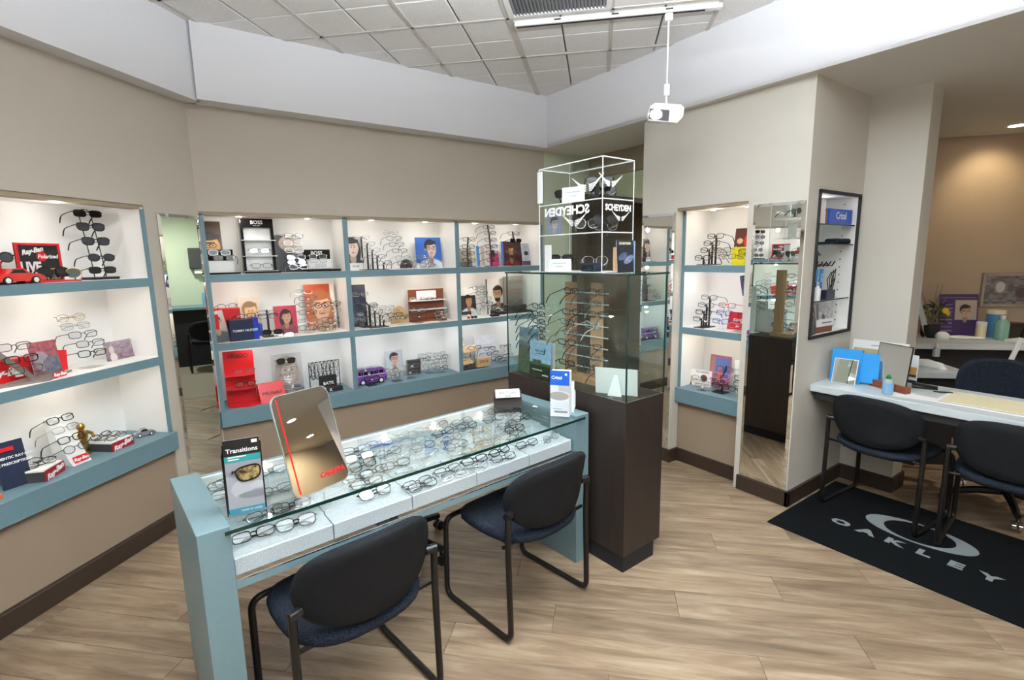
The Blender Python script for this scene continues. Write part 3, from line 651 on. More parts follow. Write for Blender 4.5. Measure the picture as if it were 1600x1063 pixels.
def stand(u, row, kind, gl, d0, d1, desc, m='black_plastic', yaw=0, tilt=-8, scale=1, standname='display_stand', lbl=None, base=True, group=None):
    """eyeglasses listed from top to bottom as (px, py, style); d0 depth of the top pair, d1 of the bottom one"""
    zb = ROW[row]; n = len(gl); pts = []
    for i, (px, py, sty) in enumerate(gl):
        d = d0 + (d1-d0)*(i/max(1, n-1)); M4, p = gpos(u, px, py, d, yaw, tilt)
        which = ['top', 'second', 'third', 'fourth', 'fifth', 'sixth', 'seventh', 'eighth'][i] if i < n-1 or n == 1 else 'lowest'
        glasses(M4, sty, '%s, %s on the %s' % (gname(sty), which, desc), group or 'eyeglasses on display stands', fold=d > .165, scale=scale); pts.append(Vector((p.x, d, max(p.z, zb+.03))))
    o, t_, nn, a = frame_axes(u); s_ = sum(p.x for p in pts)/n
    dd = [p.y for p in pts]; smin, smax = min(p.x for p in pts), max(p.x for p in pts)
    t = thing(standname, lbl or desc, 'display stand', world(u, s_, sum(dd)/n, zb), a); L_ = lambda p, z, dy=.012: (p.x-s_, p.y-sum(dd)/n+dy, z)
    if kind == 'step':
        if base: B().b2(smin-s_-.035, smax-s_+.035, min(dd)-sum(dd)/n-.02, max(dd)-sum(dd)/n+.03, 0, .005, bev=.001).obj('base', m, t)
        for p in pts:
            q = B().box(L_(p, (p.z-zb-.012)/2), (.011, .008, p.z-zb-.012)).obj('post', m, t)
            B().box(L_(p, p.z-zb-.004, .004), (.010, .018, .012), bev=.002).obj('nose_rest', m, q)
    elif kind == 'rack':
        w = .05; th = .0025
        top = pts[0]; bot = pts[-1]
        b = B(); f0, f1 = Vector(L_(bot, 0, .014)), Vector(L_(top, top.z-zb, .014))
        for p, q in zip([Vector((f0.x, f0.y, 0))] + [Vector(L_(p, p.z-zb, .014)) for p in pts[::-1]], [Vector(L_(p, p.z-zb, .014)) for p in pts[::-1]]):
            b.bm.faces.new([b.bm.verts.new(v) for v in ((p.x-w/2, p.y, p.z), (p.x+w/2, p.y, p.z), (q.x+w/2, q.y, q.z), (q.x-w/2, q.y, q.z))])
        b.obj('back_sheet', 'acrylic', t)
        if base: B().b2(f0.x-.04, f0.x+.04, f0.y-.04, f0.y+.05, 0, .005).obj('base', 'acrylic', t)
        for p in pts: B().box(L_(p, p.z-zb-.006, .004), (.014, .022, .006)).obj('nose_rest', 'acrylic_edge', t)
    elif kind == 'post':
        top = pts[0]; B().tube([L_(pts[-1], 0, .02)] + [L_(p, p.z-zb-.005, .02) for p in pts[::-1]] + [L_(top, top.z-zb+.02, .02)], .007, 8).obj('post', m, t, True)
        for p in pts: B().tube([L_(p, p.z-zb-.006, .02), L_(p, p.z-zb-.002, -.002)], .004, 6).obj('nose_rest', m, t)
        if base: B().b2(-.045, .045, -.04, .045, 0, .006, bev=.001).obj('base', m, t)
    elif kind == 'wire':
        w = .032
        for s in (-1, 1): B().tube([Vector(L_(pts[-1], 0, .02))+Vector((s*w, 0, 0))] + [Vector(L_(p, p.z-zb, .02))+Vector((s*w, 0, 0)) for p in (pts[-1], pts[0])], .0025, 6).obj('rod', m, t)
        c = Vector(L_(pts[0], pts[0].z-zb, .02)); B().tube([c+Vector((w*cos(k*pi/8), 0, .022*sin(k*pi/8))) for k in range(9)], .0025, 6).obj('arch', m, t)
        e = Vector(L_(pts[-1], 0, .02)); B().b2(e.x-.065, e.x+.065, e.y-.05, e.y+.05, 0, .014, bev=.002).obj('base', m, t)
        for p in pts: B().tube([Vector(L_(p, p.z-zb-.004, .02))+Vector((-w, 0, 0)), Vector(L_(p, p.z-zb-.004, .02))+Vector((w, 0, 0))], .002, 6).obj('cross_rod', m, t)
    return t
def lone(u, px, py, d, sty, label, yaw=0, tilt=-8, roll=0, scale=1, fold=False, group='eyeglasses on the shelves'):
    M4, p = gpos(u, px, py, d, yaw, tilt, roll); return glasses(M4, sty, label, group, fold, scale)
def slot(u, row, px0, px1, pyt, d, zb=None):
    zb = ROW[row] if zb is None else zb; pm = pyt + 12; a, b = at(u, px0, pm, d), at(u, px1, pm, d); t = at(u, (px0+px1)/2, pyt, d)
    return (a.x+b.x)/2, b.x-a.x, t.z-zb
def card(u, row, px0, px1, pyt, d, ops, name, label, cat='poster', tilt=-7, yaw=0, zb=None, ex=None, roll=0, n=3200):
    s, w, h = slot(u, row, px0, px1, pyt, d, zb); a = FR[u][1]; zb = ROW[row] if zb is None else zb
    o = link(name, printed(w, h, ops, n), 'print', None, world(u, s, d, zb), (radians(tilt), radians(roll), a+radians(yaw))); tag(o, label, cat)
    if ex: ex(o, w, h)
    return o
def root(u, row, px0, px1, pyt, d, name, label, cat, yaw=0, zb=None):
    s, w, h = slot(u, row, px0, px1, pyt, d, zb); a = FR[u][1]
    return thing(name, label, cat, world(u, s, d, ROW[row] if zb is None else zb), a+radians(yaw)), w, h
WHT = 'white_paper'
def script(parent, w, z, y=-.0012, x=0, m=WHT, rz=0, tilt=0):   # sloping script wordmark
    return text('Ray-Ban', w*.30, m, parent, (x, y, z), (pi/2+tilt, radians(-12), rz), shear=.35, bold=.0012*w/.1, name='lettering')
# ================================================================== LEFT UNIT
# top shelf
stand('L', 2, 'wire', [(137, 334, 'Kr'), (142, 354.5, 'Kw'), (150, 377, 'Kw'), (159, 402.5, 'Ko'), (160.6, 422, 'Kr')], .15, .12, 'tall black wire tower on the left unit top shelf', 'wire', yaw=-14, lbl='tall black wire sunglasses tower on the left unit top shelf', group='sunglasses on the wire tower')
t, w, h = root('L', 2, 21, 95, 380, .16, 'framed_sign', 'black sunglasses sign in a red frame behind the toy car', 'sign', yaw=4)
w = abs(w)
B().b2(-w/2, w/2, 0, .008, 0, h).obj('panel', 'black_matte', t)
for q in ((-w/2, -w/2+.012, 0, h), (w/2-.012, w/2, 0, h)): B().b2(q[0], q[1], -.006, .01, q[2], q[3], bev=.002).obj('frame_bar', 'red', t)
for q in ((0, .012), (h-.012, h)): B().b2(-w/2+.012, w/2-.012, -.006, .01, q[0], q[1], bev=.002).obj('frame_bar', 'red', t)
script(t, w*.5, h*.80, x=-w*.14); B().prism([(.025*cos(k*pi/8), .024*sin(k*pi/8)) for k in range(16)], 0, .0006, Matrix.Translation((.012, -.0008, h*.66)) @ Euler((pi/2, 0, 0)).to_matrix().to_4x4()).obj('red_dot', 'red', t)
text('Polarized', .026, WHT, t, (.04, -.0016, h*.655), shear=.2, bold=.0008); text('LIVE', .065, WHT, t, (-.045, -.001, h*.38), bold=.003, sx=.8); text('CARE-FREE', .05, WHT, t, (.01, -.001, h*.15), bold=.003, sx=.75)
t, w, h = root('L', 2, 52, 130, 432, .06, 'sunglasses_tray', 'flat red display tray in front of the framed sign', 'tray')
B().b2(-.13, .10, -.015, .09, 0, .008, bev=.002).obj('tray_base', 'red', t)
lone('L', 85, 425, .09, 'Ka', 'black aviator sunglasses lying before the framed sign', yaw=-10, tilt=-25, group='sunglasses on the red tray')
lone('L', 100, 427, .085, 'Ga', 'green-lensed aviator sunglasses between the sign and the wire tower', yaw=-35, tilt=-20, group='sunglasses on the red tray')
# red toy car
def toy_car(u, row, px, py, d, label, yaw, L, body, hub='white_metal', hz=1.0):
    p = at(u, px, py, d); t = thing('toy_car', label, 'toy car', world(u, p.x, d, ROW[row]), FR[u][1]+radians(yaw)); k = L/.2; t.scale = (1, 1, hz)
    pr = [(-.1, .014), (-.1, .032), (-.085, .040), (-.05, .043), (-.03, .064), (.012, .066), (.036, .045), (.08, .040), (.098, .030), (.1, .014), (.078, .012), (.072, .026), (.056, .032), (.04, .026), (.034, .012), (-.034, .012), (-.04, .026), (-.056, .032), (-.072, .026), (-.078, .012)]
    B().prism([(x*k, z*k) for x, z in pr], -.038*k, .038*k, Matrix(((1, 0, 0, 0), (0, 0, 1, 0), (0, 1, 0, 0), (0, 0, 0, 1)))).obj('body', body, t)
    B().prism([(x*k, z*k) for x, z in ((-.042, .046), (-.026, .060), (.010, .061), (.026, .046))], -.0386*k, .0386*k, Matrix(((1, 0, 0, 0), (0, 0, 1, 0), (0, 1, 0, 0), (0, 0, 0, 1)))).obj('side_window', 'black_gloss', t)
    for x in (-.056, .056):
        for s in (-1, 1):
            wv = B().cyl((x*k, s*.028*k, .0165*k), (x*k, s*.040*k, .0165*k), .0165*k, n=18).obj('wheel', 'black_matte', t, True)
            B().cyl((x*k, s*.0395*k, .0165*k), (x*k, s*.0415*k, .0165*k), .0105*k, n=14).obj('hubcap', hub, wv, True)
    B().b2(.098*k, .104*k, -.036*k, .036*k, .014*k, .022*k, bev=.001).obj('bumper', 'chrome', t)
    return t
toy_car('L', 2, 22, 438, .035, 'shiny red toy roadster parked on the left unit top shelf', 5, .21, 'red_gloss')
stand('L', 2, 'post', [(-6, 402, 'Kc')], .10, .10, 'red counter stand at the left image edge', 'charcoal', yaw=-10, lbl='charcoal sunglasses stand cut off at the left image edge')
t, w, h = root('L', 2, -40, 3, 408, .16, 'red_backdrop', 'red upright display card behind the toy car at the left image edge', 'display card')
B().b2(-w/2, w/2, 0, .004, 0, h).obj('panel', 'red', t)
# middle shelf
t, w, h = root('L', 1, -20, 103, 540, .10, 'slanted_display_stand', 'taupe slanted eyeglass stand with a diamond base', 'display stand')
B().prism([(-.19, 0), (.0, -.085), (.19, .02), (.02, .06)], 0, .010).obj('base', 'taupe', t)
B().box((-.055, .02, .085), (.022, .012, .20), rot=(radians(-10), radians(-38), 0), bev=.002).obj('slanted_bar', 'taupe', t)
B().box((.075, -.052, .014), (.07, .003, .026), rot=(radians(-20), 0, radians(14))).obj('nameplate', 'red', t)
text('Ray-Ban', .022, WHT, t, (.075, -.0545, .015), (pi/2-radians(20), 0, radians(14)), shear=.35, bold=.0006)
lone('L', 22, 542, .10, 'dr', 'dark metal eyeglasses, top pair on the taupe slanted stand', yaw=-8); lone('L', 34, 561, .09, 'kr', 'black eyeglasses, lower pair on the taupe slanted stand', yaw=-8); lone('L', 42, 577, .08, 'dr', 'dark metal eyeglasses, lowest pair on the taupe slanted stand', yaw=-8)
t, w, h = root('L', 1, -30, 60, 562, .17, 'red_display_block', 'bright red display block behind the taupe slanted stand', 'display block')
B().b2(-w/2, w/2, 0, .06, 0, h, bev=.002).obj('block', 'red', t); text('Ray-Ban', .05, WHT, t, (-.03, -.001, h*.45), shear=.35, bold=.0015)
for q in (-.02, .06): B().b2(q+.03, q+.055, -.012, 0, h*.25+q*.3, h*.25+.02+q*.3).obj('white_peg', 'white_metal', t)
card('L', 1, 48, 93, 533, .14, [('g', 'a5394a', '39384a'), ('n', 3, '702733', 9, .6), ('e', .35, .45, .2, .28, '8f8791'), ('e', .7, .3, .25, .25, '48586b'), ('n', 5, 'c9a9a4', 14, .25)], 'advertising_card', 'crimson and grey photo card left of the clear glasses rack')
t, w, h = root('L', 1, 80, 103, 547, .20, 'red_card', 'small plain red card leaning behind the crimson photo card', 'card', yaw=-8)
B().box((0, 0, h/2), (.07, .003, h), rot=(radians(-8), radians(8), 0)).obj('card', 'red', t)
stand('L', 1, 'rack', [(111, 496.5, 'go'), (118, 509.6, 'sr'), (130, 522.6, 'dr'), (141.7, 536.4, 'dr'), (144.4, 551.5, 'kr')], .20, .11, 'clear rack on the left unit middle shelf', yaw=-14, lbl='clear acrylic eyeglass rack on the left unit middle shelf')
card('L', 1, 165, 210, 532, .17, [('g', 'ab99a3', '6d5463'), ('n', 8, '4d3d52', 12, .55), ('e', .22, .55, .14, .22, 'd8c4bd'), ('e', .25, .15, .2, .25, 'e2d9d6'), ('n', 2, 'd1b4b9', 10, .3)], 'advertising_card', 'mauve group photo card at the right end of the left unit middle shelf')
# bottom shelf
def ray_box(px0, px1, pyt, d, label, yaw, L=.22, W=.13, H=.05):
    t, w, h = root('L', 0, px0, px1, pyt, d, 'eyeglass_tray_box', label, 'display box', yaw)
    B().b2(-W/2, W/2, 0, L, 0, H-.008, bev=.001).obj('box_body', 'charcoal', t); B().b2(-W/2+.004, W/2-.004, .004, L-.004, H-.008, H).obj('liner', WHT, t)
    B().b2(-W/2, W/2, -.002, 0, 0, H-.004).obj('end_panel', 'red_dark', t); script(t, W*.9, H*.45, y=-.0028); return t
b1 = ray_box(66, 108, 735, .035, 'long white-topped box with red end carrying eyeglasses, left of the slanted block', 22, .24, .135, .055)
b2 = ray_box(172, 213, 690, .05, 'short white-topped box with red end carrying eyeglasses, right of the gold figurine', 4, .15, .135, .05)
def on_box(bx, x, y, z, sty, label, rz=0, tl=-55): glasses(bx.matrix_basis @ Matrix.Translation((x, y, z)) @ Euler((radians(tl), 0, radians(rz))).to_matrix().to_4x4(), sty, label, 'eyeglasses on the red-ended boxes', True)
on_box(b1, 0, .05, .072, 'ko', 'black oval eyeglasses, front pair on the long red-ended box', -30); on_box(b1, .005, .115, .072, 'bo', 'tortoiseshell oval eyeglasses, middle pair on the long red-ended box', -40); on_box(b1, 0, .18, .072, 'dr', 'dark metal eyeglasses, rear pair on the long red-ended box', -34)
on_box(b2, 0, .03, .066, 'dr', 'dark metal eyeglasses, front pair on the short red-ended box', 6); on_box(b2, 0, .075, .066, 'dr', 'dark metal eyeglasses, middle pair on the short red-ended box', -4); on_box(b2, 0, .12, .066, 'kr', 'black eyeglasses, rear pair on the short red-ended box', 5)
t, w, h = root('L', 0, -8, 37, 690, .10, 'printed_notice', 'black tent card with white printed lines at the left image edge', 'sign', yaw=-12)
B().box((0, 0, h/2), (w, .003, h), rot=(radians(-10), 0, 0)).obj('card', 'navy', t); B().box((-w*.12, -.002, h*.85), (.05, .001, .018), rot=(radians(-10), 0, 0)).obj('red_badge', 'red', t)
for i, l in enumerate(('AUTHENTIC RAY-BAN', 'SUN PRESCRIPTIONS', 'AVAILABLE HERE IN', 'SUN AND OPTICAL')): text(l, .0155, WHT, t, (0, -.004+i*.0012, h*(.66-.13*i)), (pi/2-radians(10), 0, 0), bold=.0005)
t, w, h = root('L', 0, -40, 4, 762, .02, 'orange_card', 'small orange card at the left image edge of the bottom shelf', 'card')
B().b2(-.05, w/2, -.0, .03, 0, .02).obj('card', 'orange', t)
# white slanted block with four pairs
t, w, h = root('L', 0, 92, 146, 650, .06, 'slanted_block', 'white slanted block with red nameplate holding four eyeglasses', 'display block', yaw=0)
prf = [(0, 0), (.11, 0), (.14, .235), (.125, .235), (.02, .02)]
B().prism(prf, -.045, .045, Matrix(((0, 0, 1, 0), (1, 0, 0, 0), (0, 1, 0, 0), (0, 0, 0, 1)))).obj('block', 'white_metal', t)
B().box((0, .008, .026), (.07, .002, .032), rot=(radians(-27), 0, 0)).obj('nameplate', 'red', t); text('Ray-Ban', .022, WHT, t, (0, .0055, .026), (pi/2-radians(27), 0, 0), shear=.35, bold=.0006)
for i, (z, sty) in enumerate(((.222, 'kr'), (.175, 'sr'), (.125, 'kr'), (.078, 'do'))):
    glasses(t.matrix_basis @ Matrix.Translation((.008, z*.49-.005, z)) @ Euler((radians(-24), 0, 0)).to_matrix().to_4x4(), sty, '%s, %s pair on the white slanted block' % (gname(sty), ['top', 'second', 'third', 'lowest'][i]), 'eyeglasses on the slanted block')
# gold figurine
p = at('L', 132, 690, .16); t = thing('figurine', 'small gold standing figurine behind the slanted block', 'figurine', world('L', p.x, .17, Z0), AL)
B().lathe([(.03, 0), (.032, .008), (.024, .014), (.012, .02)], n=16).obj('plinth', 'gold', t, True)
B().lathe([(.018, .02), (.024, .05), (.02, .075), (.026, .10), (.022, .12), (.009, .13)], n=14).obj('torso', 'gold', t, True)
B().sph((0, 0, .148), .019, (1, .95, 1.1)).obj('head', 'gold', t, True)
for s in (-1, 1): B().tube([(s*.024, 0, .115), (s*.045, -.01, .10), (s*.035, -.03, .085)], [.009, .008, .007], 8).obj('arm', 'gold', t, True)
toy_car('L', 0, 227, 684, .10, 'small silver toy car right of the short red-ended box', -30, .10, 'silver', hz=1.35)

# ================================================================== BACK UNIT, first bay
SK = 'd9a98a'
card('B', 2, 309, 345, 345, .20, [('g', '4a382c', '6d5546')] + face(.42, .52, .5, 'd8a568', '2a1d15', '5a4030', '1b1512', turn=.12, beard=True), 'advertising_card', 'brown photo card of a bearded man at the left end of the back unit', tilt=-6, zb=Z2+.0)
t, w, h = root('B', 2, 318, 367, 390, .09, 'riser_display', 'black display with a white riser below the brown photo card', 'display stand', yaw=3)
B().b2(-w/2, w/2, .05, .06, .0, h).obj('back', 'black_gloss', t); B().b2(-w/2+.01, w/2-.01, -.01, .05, .012, h*.55, bev=.002).obj('riser', WHT, t); B().b2(-w/2, w/2+.02, -.045, .06, 0, .012, bev=.002).obj('base', 'black_gloss', t)
lone('B', 343, 395, .085, 'sr', 'silver eyeglasses, upper pair on the riser below the brown photo card'); lone('B', 351, 403, .07, 'dr', 'dark metal eyeglasses, lower pair on the riser below the brown photo card', yaw=-10)
t, w, h = root('B', 2, 374, 426, 342, .14, 'shelf_display', 'tall glossy black display frame with three white shelves', 'display stand', yaw=2)
B().b2(-w/2, -w/2+.018, -.01, .03, 0, h).obj('side', 'black_gloss', t); B().b2(w/2-.018, w/2, -.01, .03, 0, h).obj('side', 'black_gloss', t); B().b2(-w/2, w/2, .022, .03, 0, h).obj('back', 'black_gloss', t); B().b2(-w/2+.018, w/2-.018, -.008, .022, h*.84, h).obj('header', 'black_gloss', t)
B().b2(-w/2+.018, w/2-.018, .014, .022, .02, h*.84).obj('white_panel', WHT, t); B().b2(-w/2-.005, w/2+.015, -.06, .03, 0, .014, bev=.002).obj('base', 'black_gloss', t)
for f in (.03, .31, .60): B().b2(-w/2-.0, w/2+.008, -.03, .012, h*f, h*f+.005).obj('shelf', 'acrylic_edge', t)
text('BOSS', .034, WHT, t, (0, -.0085, h*.93), bold=.0006); text('HUGO BOSS', .008, WHT, t, (0, -.0085, h*.873))
lone('B', 405.5, 392, .12, 'dr', 'dark metal eyeglasses on the middle shelf of the tall black display'); lone('B', 409, 415.5, .11, 'dr', 'dark metal eyeglasses on the lowest shelf of the tall black display')
card('B', 2, 427, 472, 365, .21, [('g', 'd8d4d2', 'a8a19f'), ('e', .2, .62, .33, .36, '2b2a2c'), ('e', .55, .15, .5, .35, '1f1f22'), ('e', .55, .75, .25, .2, 'cfb9a8')], 'advertising_card', 'grey silhouette photo card behind the clear rack of the back unit')
stand('B', 2, 'rack', [(459, 369, 'kr'), (458, 380, 'sr'), (460, 391, 'sr'), (463, 402, 'sr'), (464, 410, 'dr'), (467, 417, 'sr')], .17, .08, 'clear rack before the grey silhouette card', lbl='clear acrylic rack before the grey silhouette card')
t, w, h = root('B', 2, 476, 518, 390, .12, 'riser_display', 'black display with a white riser and lettering beside the first divider', 'display stand', yaw=-3)
B().b2(-w/2, w/2, .05, .06, 0, h).obj('back', 'black_gloss', t); B().b2(-w/2+.02, w/2-.005, -.02, .05, .02, h*.56, bev=.002).obj('riser', WHT, t); B().b2(-w/2, w/2+.05, -.05, .06, 0, .018, bev=.003).obj('base', 'black_gloss', t); text('BOSS', .036, WHT, t, (-.0, .0485, h*.84), bold=.0006)
B().b2(-.03, .05, -.0212, -.02, h*.2, h*.36).obj('label_plate', 'grey_lam', t)
lone('B', 497, 401, .10, 'sr', 'silver eyeglasses, rear pair on the lettered white riser'); lone('B', 498, 407, .085, 'sr', 'silver eyeglasses, front pair on the lettered white riser', yaw=8)
# middle shelf
t, w, h = root('B', 1, 327, 376, 482, .13, 'red_display_box', 'bright red display box at the left end of the back unit', 'display box', yaw=-4)
B().b2(-w/2, w/2, 0, .09, 0, h, bev=.004).obj('box', 'red', t); B().b2(-w/2-.0, -w/2+.05, -.07, .0, 0, h*.85).obj('side_wing', 'red', t)
lone('B', 355, 479, .15, 'do', 'dark metal eyeglasses lying on the bright red display box', tilt=-20, yaw=15)
card('B', 1, 327, 357, 486, .05, [('g', 'cfc6bd', '6b625e')] + face(.5, .6, .42, 'c59a7c', '3c2b22', '3a3a3c'), 'advertising_card', 'photo card of a man in a dark sweater before the red box', tilt=-9, roll=-8)
card('B', 1, 373, 407, 464, .21, [('g', 'd9c9b8', 'b9a68f')] + face(.5, .62, .46, 'ddb183', '8a6b45', '2c46a5', None), 'advertising_card', 'photo card of a fair man in a blue shirt', tilt=-5)
t, w, h = root('B', 1, 358, 405, 499, .045, 'blue_display_box', 'glossy blue display box with white lettering', 'display box', yaw=6)
B().b2(-w/2, w/2*.62, 0, .06, 0, h, bev=.003).obj('box', 'navy', t); B().b2(w/2*.62, w/2, -.0, .05, 0, h*1.05, bev=.003).obj('end_panel', 'blue_box', t); text('TOMMY HILFIGER', .021, WHT, t, (.005, -.001, h*.47), sx=.95, bold=.0004)
lone('B', 384, 494, .07, 'kr', 'black eyeglasses lying on the blue display box', tilt=-25, yaw=10)
stand('B', 1, 'post', [(418, 489, 'dr'), (419, 494, 'kr')], .14, .13, 'tiny black post stand beside the blue shirt card', lbl='tiny black post stand beside the blue shirt card')
card('B', 1, 428, 464, 478, .17, [('bg', 'bf3147')] + face(.52, .6, .46, 'c89678', '2b1a17', '8d3d4a', None, 1), 'advertising_card', 'red photo card of a dark-haired woman', tilt=-6)
lone('B', 426, 519, .05, 'Kr', 'black sunglasses lying before the red photo card', yaw=-12, tilt=-5, group='sunglasses on the shelves'); lone('B', 444, 524, .035, 'sr', 'silver eyeglasses lying before the red photo card', yaw=-10, tilt=-12)
stand('B', 1, 'rack', [(474, 456, 'sr'), (481, 466, 'dr'), (481, 476, 'dr'), (481, 488, 'dr'), (480, 502, 'sr'), (481, 512, 'dr')], .16, .09, 'clear rack left of the orange photo card', lbl='clear acrylic rack left of the orange photo card')
card('B', 1, 476, 523, 444, .23, [('bg', 'c4502e'), ('r', .84, 0, 1, 1, 'f2efea')] + face(.5, .5, .62, 'e0b294', 'b3693c', 'c79f88', '2b2320', 1), 'advertising_card', 'orange photo card of a woman in round glasses', tilt=-4)
stand('B', 1, 'rack', [(519, 475, 'ko'), (520, 485, 'gr'), (516, 499, 'dr'), (517, 507, 'br'), (512, 513, 'dr')], .13, .08, 'clear rack right of the orange photo card', lbl='clear acrylic rack right of the orange photo card')
# bottom shelf
t, w, h = root('B', 0, 348, 396, 550, .10, 'red_tower_display', 'tall bright red display tower with lettering and clear shelves', 'display stand', yaw=-6)
B().b2(-w/2, w/2, .05, .058, 0, h).obj('back', 'red', t); B().prism([(-w/2, .05), (-w/2+.01, -.06), (.03, -.09), (w/2+.07, -.05), (w/2+.07, -.02), (w/2, .05)], 0, .014).obj('base', 'red', t)
for f in (.30, .55): B().prism([(-w/2, .05), (-w/2+.01, -.02), (.02, -.04), (w/2, -.01), (w/2, .05)], h*f, h*f+.004).obj('shelf', 'red_gloss', t)
text('HUGO', .042, 'base_brown', t, (-.0, .0485, h*.90), bold=.001)
lone('B', 382, 580, .09, 'dr', 'dark metal eyeglasses on the upper shelf of the red tower'); lone('B', 384, 600, .08, 'ko', 'black eyeglasses on the lower shelf of the red tower')
t, w, h = root('B', 0, 404, 446, 599, .06, 'red_block', 'low red wedge block with dark lettering beside the red tower', 'display block', yaw=8)
B().prism([(-.03, 0), (.05, 0), (.05, h), (.03, h)], -w/2, w/2, Matrix(((0, 0, 1, 0), (1, 0, 0, 0), (0, 1, 0, 0), (0, 0, 0, 1)))).obj('block', 'red', t); text('HUGO', .045, 'base_brown', t, (0, -.0015, h*.5), (radians(55), 0, 0), bold=.001)
card('B', 0, 424, 472, 553, .21, [('g', 'c9c6c4', '8e8a8c')] + face(.5, .55, .62, 'c4b3a6', 'a59a90', '6b6a74', None, 1), 'advertising_card', 'grey photo card of a fair-haired woman', tilt=-4)
stand('B', 0, 'rack', [(447, 564, 'Kw'), (451, 577, 'sr'), (450, 588, 'sr'), (452, 597, 'sr'), (457, 604, 'sr'), (460, 612, 'sr')], .16, .08, 'clear rack before the grey fair-haired card', lbl='clear acrylic rack before the grey photo card')
a0, a1 = at('B', 482, 570, .17), at('B', 529, 563, .17); bt = at('B', 484, 600, .17)
t = thing('wire_rack', 'black wire frame with folded eyeglasses hanging from its rail', 'display rack', world('B', (a0.x+a1.x)/2, .17, Z0), 0)
wd = a1.x-a0.x; hh = a0.z-Z0+.01
B().tube([(-wd/2, 0, 0), (-wd/2, 0, hh), (wd/2, 0, hh), (wd/2, 0, 0)], .004, 8).obj('wire_frame', 'wire', t)
for i in range(7): glasses(Matrix.Translation(world('B', (a0.x+a1.x)/2-wd/2+.025+i*(wd-.05)/6, .165, Z0+hh-.066)) @ Euler((0, radians(90), radians(20+8*(i % 3)))).to_matrix().to_4x4(), ['kr', 'dr', 'dr', 'ko', 'dr', 'kr', 'dr'][i], '%s eyeglasses hanging %s from the left on the wire frame' % (STY[['kr', 'dr', 'dr', 'ko', 'dr', 'kr', 'dr'][i][0]][0], ORD[i]), 'eyeglasses hanging on the wire frame', True)
t, w, h = root('B', 0, 500, 527, 587, .10, 'display_case_box', 'black lettered box standing before the wire frame', 'display box', yaw=4)
B().b2(-w/2, w/2, 0, .03, 0, h, bev=.002).obj('box', 'black_matte', t); text('BATK', .033, WHT, t, (0, -.001, h*.5), bold=.0006)
t, w, h = root('B', 0, 502, 537, 602, .045, 'display_case_box', 'low black lettered box lying before the wire frame', 'display box', yaw=4)
B().b2(-w/2, w/2, 0, .05, 0, .034, bev=.002).obj('box', 'black_matte', t); text('K', .03, WHT, t, (-.01, -.001, .017), bold=.0006)

# ================================================================== BACK UNIT, second bay
card('B', 2, 543, 566, 370, .19, [('bg', 'e8e5e2'), ('r', 0, .22, 1, 1, 'cfc7c3')] + face(.35, .66, .55, 'e0c6b8', '2b2524', '2a2a2c', None, 1) + [('r', 0, 0, 1, .22, 'efecea')], 'advertising_card', 'photo card of a dark-haired woman beside the first divider', tilt=-5, ex=lambda o, w, h: text('KLIIK', .024, 'charcoal', o, (0, -.001, h*.12)))
stand('B', 2, 'step', [(565, 371, 'sr'), (574, 381, 'sr'), (582, 391, 'sr'), (590, 401, 'dr'), (600, 411, 'dr')], .19, .06, 'black stepped stand in the second bay', lbl='black five-post stepped stand in the second bay of the back unit')
stand('B', 2, 'rack', [(611, 364, 'sr'), (616, 372.5, 'dr'), (620, 382, 'dr'), (625, 392, 'dr'), (630, 403, 'sr'), (633, 411, 'kr')], .18, .07, 'clear rack in the second bay top shelf', lbl='clear acrylic rack in the second bay top shelf')
t, w, h = root('B', 2, 622, 646, 398, .20, 'round_plaque', 'grey half-round striped plaque behind the clear rack', 'plaque')
B().prism([(.055*cos(k*pi/12), .075*sin(k*pi/12)) for k in range(13)], 0, .005, Euler((pi/2, 0, 0)).to_matrix().to_4x4() @ Matrix.Translation((0, .005, 0))).obj('plaque', 'charcoal', t)
card('B', 2, 650, 690, 371, .20, [('bg', '2f5fae'), ('r', 0, 0, 1, .16, 'efefef')] + face(.58, .62, .56, 'cdb3ab', '2c2427', 'd5d6de', '3a3a44'), 'advertising_card', 'blue photo card of a man in glasses', tilt=-5, ex=lambda o, w, h: text('CLIP', .03, 'charcoal', o, (.03, -.001, h*.08)))
stand('B', 2, 'rack', [(664, 401, 'sr'), (666, 408, 'dr'), (668, 414, 'dr')], .12, .08, 'clear rack before the blue photo card', lbl='small clear rack before the blue photo card')
card('B', 1, 549, 572, 445, .21, [('bg', '2f3243'), ('e', .45, .35, .35, .2, '8a8fa0'), ('e', .45, .38, .32, .17, '2f3243'), ('n', 4, '454a60', 10, .5)], 'advertising_card', 'dark navy product card beside the first divider', tilt=-4)
stand('B', 1, 'post', [(563, 460, 'sr'), (579, 479, 'dr')], .17, .13, 'black post stand before the dark navy card', lbl='black post stand before the dark navy card')
stand('B', 1, 'step', [(577, 477, 'dr'), (586, 487, 'dr'), (594, 493, 'dr'), (600, 501, 'sr')], .12, .05, 'black stepped stand before the dark navy card', lbl='black stepped stand before the dark navy card')
for i, (x, y, s, d) in enumerate([(556, 492, 'dr', .13), (560, 502, 'dr', .07), (572, 507, 'kr', .05), (567, 498, 'dr', .10)]): lone('B', x, y, d, s, '%s, %s of the loose pairs left of the yellow disc' % (gname(s), ORD[i]), yaw=10*(i-1), tilt=-25)
t, w, h = root('B', 1, 611, 636, 478, .20, 'yellow_disc', 'orange-yellow half-round disc behind a clear rack', 'plaque')
B().prism([(w*.55*cos(k*pi/12), h*sin(k*pi/12)) for k in range(13)], 0, .005, Euler((pi/2, 0, 0)).to_matrix().to_4x4() @ Matrix.Translation((0, .0, 0))).obj('plaque', 'light_wood', t)
